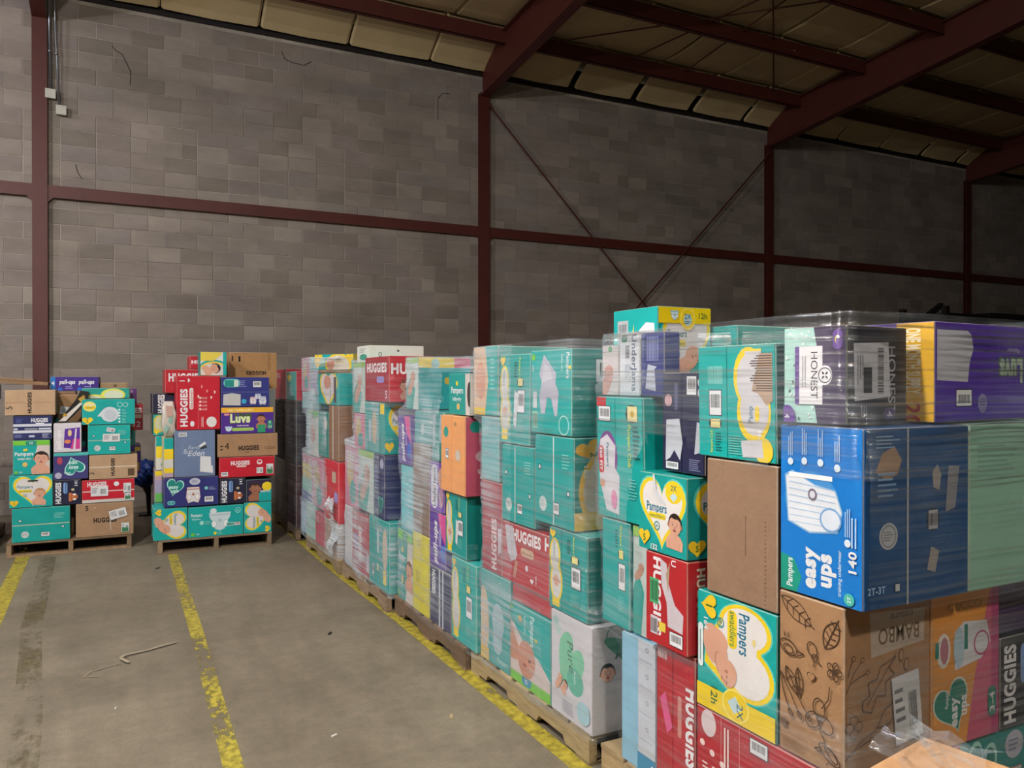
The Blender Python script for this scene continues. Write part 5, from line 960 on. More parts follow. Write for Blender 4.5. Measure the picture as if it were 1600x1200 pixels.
c('E', 1.68, 2.15, 6.805, 7.2, .933, 1.33, '179188', 'teal carton left of the narrow brown one', L=lambda a: (a.ell(a.W * .7, a.H * .75, a.W * .16, a.H * .16, 'd8cfc4'), a.lines(a.W * .6, a.H * .5, a.W * .2, 6, a.H * .05, '8fd0c8')))
c('E', 1.68, 2.15, 7.205, 7.67, .905, 1.33, 'c9cdc8', 'white carton with a lime top edge and faint baby', L=lambda a: (a.rect(0, a.H * .86, a.W, a.H * .14, '6fba62'), a.rect(0, 0, a.W * .16, a.H, '7cb9b4'), a.ell(a.W * .55, a.H * .5, a.W * .2, a.H * .22, 'c9a294')))
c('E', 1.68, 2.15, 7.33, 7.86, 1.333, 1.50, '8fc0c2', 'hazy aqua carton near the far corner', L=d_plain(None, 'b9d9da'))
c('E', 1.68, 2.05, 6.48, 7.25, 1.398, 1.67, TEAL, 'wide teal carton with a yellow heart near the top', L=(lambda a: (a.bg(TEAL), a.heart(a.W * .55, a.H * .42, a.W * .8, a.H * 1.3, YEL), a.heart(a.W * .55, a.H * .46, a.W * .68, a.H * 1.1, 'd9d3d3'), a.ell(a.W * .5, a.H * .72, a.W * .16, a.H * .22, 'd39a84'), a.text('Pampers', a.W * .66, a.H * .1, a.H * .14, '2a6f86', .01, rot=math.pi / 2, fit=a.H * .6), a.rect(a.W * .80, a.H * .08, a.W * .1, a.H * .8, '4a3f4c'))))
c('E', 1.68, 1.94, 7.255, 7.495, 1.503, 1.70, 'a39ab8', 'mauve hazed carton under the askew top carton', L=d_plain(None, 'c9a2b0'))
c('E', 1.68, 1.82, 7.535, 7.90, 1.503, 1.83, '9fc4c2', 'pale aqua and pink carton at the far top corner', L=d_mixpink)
c('E', 1.95, 2.25, 7.00, 7.52, 1.703, 1.85, TEAL, 'topmost teal and yellow carton turned askew', L=lambda a: (a.bg(TEAL), a.heart(a.W * .08, a.H * .55, a.W * .26, a.H * 1.1, 'f1c928'), a.ell(a.W * .62, a.H * .3, a.W * .34, a.H * .75, YEL), a.ell(a.W * .62, a.H * .22, a.W * .28, a.H * .7, 'd9d3c4'), a.ell(a.W * .42, a.H * .4, a.W * .1, a.H * .4, 'd39a84'), a.text('swaddlers', a.W * .56, a.H * .45, a.H * .12, 'c9a42e', .01, fit=a.W * .22), a.heart(a.W * .92, a.H * .7, a.W * .2, a.H * .7, 'f1c928'), a.rect(a.W * .14, a.H * .2, a.W * .14, a.H * .5, 'a9cfb4')), F=d_plain('e0c43a'), yaw=28)
for k in range(3):
    c('E', 2.17, 2.69, 6.50, 7.68, P + .5 * k, P + .5 * k + .497, (KRAFT, '1f9d99', '5b2a9c')[k], 'long carton in the hidden back column of the farthest stack', group='back column of the farthest stack')
c('E', 1.69, 2.6, 6.98, 7.24, 1.673, 1.70, KRAFT, 'thin flattened brown carton laid between the top layers', kraft=True)

# stack behind the row (H); shade painted into the lower cartons' dark colours
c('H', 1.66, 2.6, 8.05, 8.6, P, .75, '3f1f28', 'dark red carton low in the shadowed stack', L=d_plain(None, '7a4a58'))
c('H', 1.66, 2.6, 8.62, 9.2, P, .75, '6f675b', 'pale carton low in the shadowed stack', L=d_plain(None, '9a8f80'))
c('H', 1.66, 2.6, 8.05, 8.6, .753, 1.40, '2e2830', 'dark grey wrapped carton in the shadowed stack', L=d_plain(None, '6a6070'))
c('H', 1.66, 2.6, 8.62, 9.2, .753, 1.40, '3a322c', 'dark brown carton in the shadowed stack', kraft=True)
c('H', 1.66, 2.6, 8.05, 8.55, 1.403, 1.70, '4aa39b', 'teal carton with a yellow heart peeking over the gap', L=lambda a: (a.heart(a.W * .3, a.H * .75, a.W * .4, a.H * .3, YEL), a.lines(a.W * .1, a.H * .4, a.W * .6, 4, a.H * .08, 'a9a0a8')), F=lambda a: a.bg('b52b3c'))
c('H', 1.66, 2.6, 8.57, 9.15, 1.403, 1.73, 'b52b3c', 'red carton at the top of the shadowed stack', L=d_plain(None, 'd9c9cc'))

# unwrapped centre stack (F)
c('F', .35, .645, 7.985, 8.33, P, .42, TEAL, 'teal carton with a newborn at the left foot of the centre stack', F=(d_swad('', '1', None), 270))
c('F', .648, 1.145, 7.985, 8.33, P, .415, TEAL, 'wide teal carton with a big diaper picture', F=d_wide)
c('F', 1.148, 1.41, 7.985, 8.33, P, .425, TEAL, 'teal carton with an upside down heart at the right foot', F=(d_swad('', '1', None), 90))
c('F', .44, .92, 7.985, 8.33, .428, .70, NAVY, 'navy carton with a heart badge and training pant', F=d_easy('2a2f74'))
c('F', .93, 1.165, 7.985, 8.33, .428, .67, DNAVY, 'black blue carton with large sideways white letters', F=(d_hug('', 'n', DNAVY), 90))
c('F', 1.17, 1.41, 7.985, 8.33, .428, .645, '1c7c78', 'carton with a dark baby photo and teal wedge', F=d_girl)
c('F', .53, .89, 7.985, 8.33, .703, 1.14, '6d80a3', 'slate blue carton with white script lettering', F=d_eden)
c('F', .925, 1.44, 7.985, 8.33, .675, .87, 'c4162e', 'low red carton under the brown one', F=d_hug('', 'c', full=False), seam=('F', 'h', .5), lab=(('F', .66, .15, .065, .06, 0), ('F', .84, .1, .07, .10, 'g')))
c('F', .91, 1.47, 7.985, 8.33, .873, 1.092, 'a98463', 'brown carton under the purple one in the centre stack', F=d_kraft('4', '1-52235'), kraft=True)
c('F', .94, 1.43, 7.985, 8.33, 1.095, 1.35, '4f2790', 'purple carton with a yellow top band and curly haired child', F=d_luvs)
c('F', .94, 1.39, 7.985, 8.28, 1.353, 1.64, '2c3480', 'blue carton with ripped labels and pant pictures', F=d_night)
c('F', .55, .935, 7.985, 8.28, 1.143, 1.65, 'c4162e', 'large red carton standing on end with sideways letters', F=(d_hug('1', 'b'), 90))
c('F', .76, 1.0, 8.02, 8.27, 1.653, 1.88, '1f9a90', 'small yellow and teal carton with a sleeping toddler on top', F=lambda a: (a.bg('dfe0dc'), a.ell(a.W * .5, a.H * .25, a.W * .62, a.H * .42, TEAL), a.ell(a.W * .5, a.H * .2, a.W * .56, a.H * .4, 'e5cb52'), a.ell(a.W * .5, a.H * .16, a.W * .5, a.H * .36, 'ddd3cb'), a.baby(a.W * .55, a.H * .3, a.W * .2, -1.2, '2b1e1a', smile=False), a.rect(a.W * .86, 0, a.W * .14, a.H, TEAL), a.poly([(0, a.H), (0, a.H * .62), (a.W * .5, a.H * .62), (a.W * .8, a.H * .9), (a.W * .8, a.H)], 'e8d052')), L=d_plain('0f8f86'))
c('F', 1.06, 1.52, 8.29, 8.6, 1.525, 1.89, 'b08558', 'brown carton with upside down lettering on top of the centre stack', F=lambda a: (a.text('HUGGIES', a.W * .76, a.H * .48, a.H * .1, BLK, .045, fit=a.W * .42, rot=math.pi), a.rect(a.W * .04, a.H * .76, .012, .05, BLK), a.rect(a.W * .18, a.H * .74, .018, .055, BLK), a.rect(a.W * .8, a.H * .5, a.W * .06, a.H * .5, 'a0784e')), kraft=True)
c('F', .47, .85, 8.3, 8.7, 1.485, 1.715, 'b81c2c', 'red carton showing its upper left corner behind the upright one', F=lambda a: (a.text('HUGGIES', a.W * .08, a.H * .5, a.H * .34, WHITE, .045, fit=a.W * .8)))
c('F', .70, .99, 8.4, 8.7, 1.718, 1.85, 'b81c2c', 'small red carton beside the toddler carton', F=lambda a: a.text('HUGGIES', a.W * .05, a.H * .4, a.H * .3, WHITE, .04, fit=a.W * .9))
c('F', .36, .80, 8.35, 8.75, 1.283, 1.482, DNAVY, 'navy carton with sideways letters poking out on the left', F=(lambda a: a.text('HUGGIES', a.W * .04, a.H * .76, a.H * .13, WHITE, .045, fit=a.W * .9), 90), L=d_plain(DNAVY, '6a6a90'))
c('F', .37, .80, 8.35, 8.75, 1.075, 1.28, '1f9a90', 'teal carton with a yellow heart under the navy one', F=lambda a: (a.bg(TEAL), a.ell(a.W * .12, a.H * .55, a.W * .14, a.H * .42, 'd9c95c'), a.ell(a.W * .13, a.H * .55, a.W * .1, a.H * .34, 'cfd0ac'), a.heart(a.W * .06, a.H * .16, a.W * .12, a.H * .3, YEL)))
c('F', .39, .80, 8.35, 8.75, .74, 1.072, 'd8d6cf', 'white teal and yellow carton with the numeral one', F=lambda a: (a.bg('d8d6cf'), a.rect(0, a.H * .7, a.W, a.H * .3, TEAL), a.rect(0, a.H * .36, a.W, a.H * .34, YEL), a.ell(a.W * .16, a.H * .16, a.W * .05, a.H * .08, '1f8f86'), a.text('1', a.W * .15, a.H * .13, a.H * .08, WHITE)))
c('F', .38, .80, 8.35, 8.75, .43, .737, 'b9a0b0', 'striped yellow and mauve carton half hidden on the left', F=d_strip([('6fb85c', .3), ('a9a0c0', .4), ('c9a9b0', .15), (YEL, .15)]))
c('F', .38, 1.40, 8.35, 8.75, P, .427, '1f9d99', 'long teal carton in the back row of the centre stack')
c('F', .85, 1.40, 8.35, 8.75, .43, 1.0, KRAFT, 'brown carton in the back row of the centre stack', kraft=True)
c('F', .95, 1.38, 8.345, 8.75, 1.10, 1.522, '8f7a68', 'brown carton holding up the upside down lettered one', kraft=True)
c('F', .85, 1.40, 8.35, 8.75, 1.003, 1.097, KRAFT, 'flat brown carton in the back row of the centre stack', kraft=True)
c('F', 1.40, 1.50, 8.35, 8.7, 1.10, 1.50, 'cfd3cf', 'narrow whitish carton with upright lettering behind the blue one', F=d_hon2)
c('F', 1.41, 1.47, 8.35, 8.7, P, 1.097, KRAFT, 'slim brown carton at the right rear of the centre stack', kraft=True)

# unwrapped left stack (G)
c('G', -.80, -.335, 8.465, 8.8, P, .44, '08a09a', 'teal carton with a taped middle seam at the left foot', F=d_pside(), seam=('F', 'h', .5), tape='a8b7a0')
c('G', -.29, .20, 8.465, 8.8, P, .445, 'a98769', 'brown carton with a bent shipping label at the right foot', F=lambda a: (a.text('HUGGIES', a.W * .30, a.H * .42, a.H * .14, BLK, .045, fit=a.W * .40), a.text('5', a.W * .16, a.H * .80, a.H * .14, BLK), a.rect(0, a.H * .76, a.W, .001, '7d5d44'), a.line([(a.W * .58, a.H * .7), (a.W * .60, a.H * .16)], .004, 'e0dcd4')), kraft=True, lab=(('F', .6, .46, .15, .09, 14), ('F', .78, .08, .07, .09, 'g')), Rr=d_plain(None))
c('G', -.82, -.475, 8.465, 8.8, .443, .74, TEAL, 'teal carton with a carry slot and resting newborn', F=lambda a: (d_swad('', '1', None, 'b98a60')(a), a.rrect(a.W * .42, a.H * .80, a.W * .24, a.H * .05, '2a2a28')))
c('G', -.47, -.245, 8.465, 8.8, .448, .68, DNAVY, 'dark navy carton with upright white letters in the left stack', F=(d_hug('', 'n', DNAVY), 90))
c('G', -.24, .21, 8.465, 8.8, .448, .665, 'c4162e', 'red and white taped carton with several labels', F=lambda a: (a.text('HUGGIES', a.W * .10, a.H * .72, a.H * .2, WHITE, .045, fit=a.W * .36), a.rect(0, 0, a.W, a.H * .14, 'cfcac4'), a.rrect(a.W * .6, a.H * .7, a.W * .1, a.H * .2, WHITE)), seam=('F', 'h', .5), tape='dccfca', lab=(('F', .16, .28, .15, .10, 0), ('F', .78, .36, .07, .10, 0), ('F', .80, .08, .06, .07, 'g')))
c('G', -.79, -.495, 8.465, 8.8, .743, 1.06, TEAL, 'teal carton with a smiling baby and lime top band', F=d_dry())
c('G', -.472, -.185, 8.465, 8.8, .683, .935, '3b3a78', 'upside down navy carton with a teal heart', F=(lambda a: (a.bg('3b3a78'), a.rect(0, 0, a.W, a.H * .12, '49b5b0'), a.heart(a.W * .42, a.H * .48, a.W * .62, a.H * .7, 'c9efe9', .3), a.heart(a.W * .42, a.H * .48, a.W * .55, a.H * .62, '128f87', .3), a.text('easy', a.W * .28, a.H * .52, a.H * .15, 'd4f2ee', .03, fit=a.W * .3), a.text('ups', a.W * .32, a.H * .34, a.H * .15, 'd4f2ee', .03, fit=a.W * .24), a.text('Pampers', a.W * .5, a.H * .74, a.H * .07, 'd4f2ee', .01, fit=a.W * .2), a.ell(a.W * .86, a.H * .85, a.W * .1, a.H * .12, 'b9b6c9'), a.ell(a.W * .82, a.H * .3, a.W * .08, a.H * .14, 'b5435a')), 180))
c('G', -.18, .235, 8.465, 8.8, .668, .90, 'b8997a', 'brown carton with tape and a printed square', F=lambda a: (a.text('HUGGIES', a.W * .52, a.H * .12, a.H * .13, BLK, .045, rot=math.pi / 2, fit=a.H * .74), a.text('3', a.W * .10, a.H * .2, a.H * .2, '2a201a', 0, rot=math.pi / 2), a.rect(a.W * .8, a.H * .1, a.W * .14, a.H * .3, '5d4836')), seam=('F', 'h', .5), tape='d8ccb8', kraft=True)
c('G', -.79, -.48, 8.465, 8.8, 1.063, 1.285, NAVY, 'navy carton with two pale bands', F=d_hugn)
c('G', -.47, -.24, 8.465, 8.75, .938, 1.21, 'd3cbd6', 'white purple and pink carton with a torn front', F=lambda a: (a.bg('d8d3da'), a.poly([(a.W * .36, a.H * .15), (a.W * .95, a.H * .1), (a.W * .95, a.H * .85), (a.W * .4, a.H * .8)], '5b2a9c'), a.poly([(a.W * .6, a.H * .1), (a.W * .95, a.H * .1), (a.W * .95, a.H * .45), (a.W * .7, a.H * .45)], 'd23a94'), a.text('pull-ups', a.W * .26, a.H * .1, a.H * .14, 'f0edf2', .045, rot=math.pi / 2, fit=a.H * .66), a.ell(a.W * .58, a.H * .66, a.W * .07, a.H * .12, 'e0c58c'), a.poly([(a.W * .7, a.H * .1), (a.W * .78, a.H * .1), (a.W * .84, a.H * .8), (a.W * .78, a.H * .8)], 'd9d3dc'), a.ell(a.W * .5, a.H * .36, a.W * .12, a.H * .07, 'e08a5c')))
c('G', -.19, .175, 8.465, 8.8, .903, 1.185, '0aaaa4', 'teal carton with three labels above the taped brown one', F=d_pside(), seam=('F', 'h', .48), tape='8fb9a8', lab=(('F', .34, .42, .15, .08, 0), ('F', .42, .78, .075, .045, -12)))
c('G', -.238, .215, 8.455, 8.8, 1.188, 1.43, TEAL, 'wide teal carton with a cloud shaped diaper', F=d_cloud)
c('G', -.85, -.45, 8.455, 8.85, 1.288, 1.52, 'bf9f80', 'brown two flap carton at the top left', F=lambda a: (a.text('HUGGIES', a.W * .52, a.H * .08, a.H * .13, BLK, .045, rot=math.pi / 2, fit=a.H * .84), a.text('5', a.W * .14, a.H * .24, a.H * .22, '2a201a', 0, rot=math.pi / 2)), seam=('F', 'h', .5), kraft=True, Rr=lambda a: (a.rect(a.W * .2, a.H * .6, a.W * .1, a.H * .12, BLK), a.rect(a.W * .2, a.H * .2, a.W * .1, a.H * .12, BLK)))
# back row of the left stack
c('G', -.82, -.30, 8.90, 9.3, P, .8, KRAFT2, 'brown carton low in the back row of the left stack', kraft=True)
c('G', -.29, .14, 8.90, 9.3, P, .36, '3f8f90', 'teal grey carton low in the back row of the left stack', F=lambda a: a.lines(a.W * .84, a.H * .5, a.W * .12, 3, a.H * .1, 'c9d6d9'))
c('G', -.29, .20, 8.90, 9.3, .363, .66, '2a8f86', 'teal carton whose edge shows right of the taped red one', F=d_plain(None))
c('G', -.29, .28, 8.88, 9.3, .663, .95, '4a2a86', 'purple carton with yellow marks behind the taped brown one', F=lambda a: (a.rect(a.W * .9, a.H * .8, a.W * .09, a.H * .15, 'd9b83a'), a.rect(a.W * .9, a.H * .1, a.W * .07, a.H * .3, 'c9a84a')))
c('G', -.29, .23, 8.88, 9.3, .953, 1.10, '1f8d84', 'teal and cream carton behind the three label one', F=lambda a: a.rect(a.W * .84, a.H * .2, a.W * .08, a.H * .6, 'd9cfa0'))
c('G', -.29, .30, 8.88, 9.3, 1.103, 1.37, 'b81c2c', 'dark red carton with the numeral two at its right end', F=lambda a: (a.text('HUGGIES', a.W * .44, a.H * .66, a.H * .2, WHITE, .045, fit=a.W * .54), a.rect(a.W * .7, a.H * .46, a.W * .28, a.H * .14, 'd6b9a4'), a.text('2', a.W * .9, a.H * .12, a.H * .22, WHITE, 0), a.heart(a.W * .84, a.H * .16, a.W * .06, a.H * .16, 'e7c9c9')))
c('G', -.82, -.30, 8.90, 9.3, .803, 1.30, KRAFT, 'brown carton higher in the back row of the left stack', kraft=True, F=lambda a: a.rect(a.W * .62, a.H * .6, a.W * .3, a.H * .3, '2a9088'))
c('G', -.45, -.25, 8.83, 8.87, P, 1.47, KRAFT, 'upright brown flap carton with a white label behind the leaning pack', kraft=True, lab=(('F', .04, .86, .13, .08, -8),))
c('G', -.82, -.30, 8.90, 9.3, 1.303, 1.50, KRAFT2, 'brown carton under the purple one at the top', kraft=True)
c('G', -.52, -.10, 8.92, 9.2, 1.503, 1.645, '3d1f86', 'purple carton with slanted white lettering on the very top', F=d_pull2, yaw=-3)
c('G', -.24, .17, 8.56, 8.86, 1.433, 1.535, '1a9c90', 'teal carton with yellow cloud shapes on the cloud diaper one', F=lambda a: (a.ell(a.W * .25, a.H * .05, a.W * .22, a.H * .35, 'e8d25c'), a.ell(a.W * .65, a.H * .35, a.W * .26, a.H * .6, 'e8e05c'), a.ell(a.W * .66, a.H * .3, a.W * .2, a.H * .5, 'dfe0c4'), a.ell(a.W * .25, 0, a.W * .17, a.H * .24, 'dfe0c4')))
c('G', .178, .245, 8.90, 9.1, 1.373, 1.53, '5b2a6c', 'slim purple carton beside the yellow cloud one', F=d_plain(None, 'c9b9d9'))
c('G', -.09, .16, 8.92, 9.2, 1.373, 1.585, 'a98a68', 'brown carton peeking over the teal top carton', F=lambda a: a.text('H', a.W * .5, a.H * .8, a.H * .12, BLK, .045), kraft=True)
# far left stack; the dark there is painted into its brown tones
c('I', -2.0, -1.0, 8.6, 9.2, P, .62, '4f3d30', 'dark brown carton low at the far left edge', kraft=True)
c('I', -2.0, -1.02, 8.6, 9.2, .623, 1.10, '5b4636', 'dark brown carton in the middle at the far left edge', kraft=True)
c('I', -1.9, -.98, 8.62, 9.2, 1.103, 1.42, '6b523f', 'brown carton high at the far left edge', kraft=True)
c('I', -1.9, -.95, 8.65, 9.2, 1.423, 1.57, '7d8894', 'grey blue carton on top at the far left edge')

# ------------------------------------------------------------------ loose things
# flattened flap board on the far left top
mb = MB(); M_ = Matrix.Translation((-1.15, 8.75, 1.60)) @ Matrix.Rotation(R(4), 4, 'Y'); mb.box((-.3, 0, 0), (.62, .35, .03), lin('8f7355'), M_); mb.box((-.3, 0, .036), (.5, .33, .05), lin('9a7d5e'), M_)
tag(new('cardboard_sheet', mb.mesh('cardboard_sheet', M_KRAFT), M_KRAFT), 'flattened brown cardboard lying over the far left stack', 'cardboard')
# leaning black and gold pack with white strap
root = D.objects.new('leaning_pack', None); C.objects.link(root); root.location = (-.24, 8.50, 1.30); tag(root, 'black and gold pack with a white stripe leaning on the left stack', 'bag')
mb = MB(); pr_ = [(-.20, 0, -.085), (-.12, 0, -.085), (.05, 0, .10), (.06, 0, .20), (-.01, 0, .21), (-.05, 0, .12)]
mb.v = [(x, y, z) for y in (0, .08) for x, _, z in pr_]; n = 6; mb.f = [tuple(range(n)), tuple(range(2 * n - 1, n - 1, -1))] + [((i + 1) % n, i, i + n, (i + 1) % n + n) for i in range(n)]; mb.c = [lin('15120f')] * len(mb.f); new('pack_body', mb.mesh('pack_body', M_PRINT), M_PRINT, root)
mb = MB(); mb.poly([(-.19, -.003, -.075), (-.13, -.003, -.075), (.01, -.003, .09), (-.01, -.003, .10)], lin('d9d2cb')); mb.poly([(-.03, -.003, .13), (.0, -.003, .10), (.03, -.003, .13), (.02, -.003, .17)], lin('b8912e')); mb.poly([(-.16, -.004, -.03), (-.12, -.004, -.03), (-.12, -.004, -.01), (-.14, -.004, 0)], lin('b8912e')); new('pack_print', mb.mesh('pack_print', M_PRINT), M_PRINT, root)
# white soft package hanging at the left of the big red carton
bm = bmesh.new(); bmesh.ops.create_cube(bm, size=1); bmesh.ops.subdivide_edges(bm, edges=bm.edges[:], cuts=5, use_grid_fill=True)
for v in bm.verts:
    f_ = 1 - .35 * abs(v.co.z * 2) ** 3; v.co = Vector((v.co.x * .115 * f_, v.co.y * .2 * f_, v.co.z * .33)); v.co += Vector((.006 * math.sin(v.co.z * 40), .008 * math.sin(v.co.z * 31 + v.co.x * 50), 0))
me = D.meshes.new('soft_package'); bm.to_mesh(me); bm.free(); me.polygons.foreach_set('use_smooth', [True] * len(me.polygons)); M_SOFT = mat('white_film_pack', 'cfc6bb', rough=.35, bump=.4, bscale=22)
o = new('soft_package', me, M_SOFT); o.location = (.488, 8.10, 1.245); tag(o, 'white soft plastic package left of the big red upright carton', 'package')
mb = MB(); mb.poly([(-.045, -.104, -.1), (-.03, -.104, -.14), (.03, -.104, -.02), (.02, -.104, .06)], lin('8fb9aa')); mb.poly([(-.02, -.1045, .02), (.03, -.1045, .03), (.03, -.1045, .12), (-.03, -.1045, .13)], lin('c9a294')); new('package_print', mb.mesh('package_print', M_LABEL), M_LABEL, o)
c('F', .44, .527, 8.0, 8.33, .703, 1.075, 'cfc9a0', 'slim yellowish carton beside the slate blue one', F=d_strip([('b9a0b0', .12), (YEL, .12), ('d8d6cf', .22), (YEL, .26), (TEAL, .28)]))
# blue plastic bundle on a dark post by the wall
root = D.objects.new('mop_bundle', None); C.objects.link(root); root.location = (.35, 10.4, 0); tag(root, 'crumpled blue plastic bundle on a thin dark stand by the wall', 'bundle')
bm = bmesh.new(); bmesh.ops.create_icosphere(bm, subdivisions=4, radius=.17)
for v in bm.verts:
    n_ = v.co.normalized(); k = 1 + .22 * math.sin(n_.x * 9 + n_.z * 7) * math.sin(n_.y * 11 - n_.z * 5) + .10 * math.sin(n_.x * 23 + n_.y * 19 + n_.z * 29); v.co = Vector((v.co.x * k, v.co.y * k, v.co.z * k * .85))
me = D.meshes.new('plastic_bundle'); bm.to_mesh(me); bm.free(); me.polygons.foreach_set('use_smooth', [True] * len(me.polygons)); o = new('plastic_bundle', me, M_BLUE, root); o.location = (0, 0, .50)
mb = MB(); mb.tube([(.06, 0, .02), (.055, 0, .25), (.02, 0, .42)], [.02, .03, .07]); mb.box((-.05, -.1, 0), (.17, .1, .02)); new('stand', mb.mesh('stand', M_BLACK), M_BLACK, root)
# dark racking high at the far right
root = D.objects.new('storage_rack', None); C.objects.link(root); root.location = (14, 9.6, 0); tag(root, 'dark racking loaded with dark goods high at the far right', 'rack')
for x in (0.0, 2.6, 5.2, 7.8):
    for y in (0, .9):
        mb = MB(); mb.box((x - .05, y - .05, 0), (x + .05, y + .05, 3.0)); new('upright', mb.mesh('upright', M_DARK), M_DARK, root)
for y in (0, .9):
    for z in (1.4, 2.45):
        mb = MB(); mb.box((-.05, y - .03, z), (7.85, y + .03, z + .12)); new('rack_beam', mb.mesh('rack_beam', M_DARK), M_DARK, root)
rd = random.Random(8)
for i in range(6):
    mb = MB(); x = .1 + i * 1.28; mb.box((x, .02, 2.571), (x + 1.2, .9, 2.571 + rd.uniform(.30, .36))); mb.box((x, .02, 1.521), (x + 1.2, .9, 2.2)); t = new('dark_load', mb.mesh('dark_load', M_DARK), M_DARK); t.location = (14, 9.6, 0); tag(t, 'dark wrapped load on the far right racking', 'load', 'loads on the far racking')
for x, a_ in ((-.35, 35), (-.05, -30)):
    mb = MB(); mb.box((-.05, .3, -.02), (.5, .4, .06), mtx=Matrix.Translation((x, 0, 2.80)) @ Matrix.Rotation(R(a_), 4, 'Y')); new('loose_bar', mb.mesh('loose_bar', M_DARK), M_DARK, root)
# tall kraft carton right in front of the viewer, only its top corner shows
c('Z', .745, 1.245, .225, .745, 0, 1.05, 'b98e66', 'close kraft carton whose top corner fills the bottom right', kraft=True, yaw=10)
bpy.context.view_layer.update()

# scraps on the floor
def ribbon(name, pts, wd, m, label, cat):
    mb = MB()
    for i, (p, q) in enumerate(zip(pts[:-1], pts[1:])):
        p, q = Vector(p), Vector(q); n_ = Vector((-(q - p).y, (q - p).x, 0)).normalized() * wd / 2
        mb.poly([p + n_, p - n_, q - n_, q + n_]); mb.poly([p + n_ + Vector((0, 0, .001)), p - n_ + Vector((0, 0, .001)), q - n_ + Vector((0, 0, .001)), q + n_ + Vector((0, 0, .001))])
    tag(new(name, mb.mesh(name, m), m), label, cat)
ribbon('strapping_tape', [(.36, 5.25, .004), (.27, 5.2, .012), (.2, 5.17, .006), (.07, 5.12, .012), (.05, 5.05, .02), (.09, 4.98, .01)], .02, M_TAPE, 'torn strip of pale strapping lying in the middle of the floor', 'strap')
ribbon('thin_string', [(.05, 5.0, .004), (-.02, 4.97, .006), (-.1, 4.93, .004), (-.13, 4.86, .004), (-.05, 4.83, .004)], .006, M_TAPE, 'thin curl of string beside the pale strapping strip', 'string')
def chip(x, y, s, col, label):
    mb = MB(); mb.box((-s, -s * .4, 0), (s, s * .4, .006), lin(col), Matrix.Translation((x, y, .0005)) @ Matrix.Rotation(x * 7 + y, 4, 'Z')); tag(new('scrap', mb.mesh('scrap', M_LABEL), M_LABEL), label, 'scrap')
chip(.36, 7.4, .018, '14110f', 'small black scrap in front of the centre stack'); chip(1.24, 5.0, .02, '14110f', 'small black scrap on the floor left of the yellow line'); chip(.9, 3.55, .014, 'd0ccc6', 'white paper scrap near the bottom of the yellow line')
chip(.02, 4.33, .008, 'e0ddd8', 'tiny white scrap left of the chipped yellow line'); chip(1.45, 3.5, .02, 'b59a74', 'pale splinter lying just left of the solid yellow line')

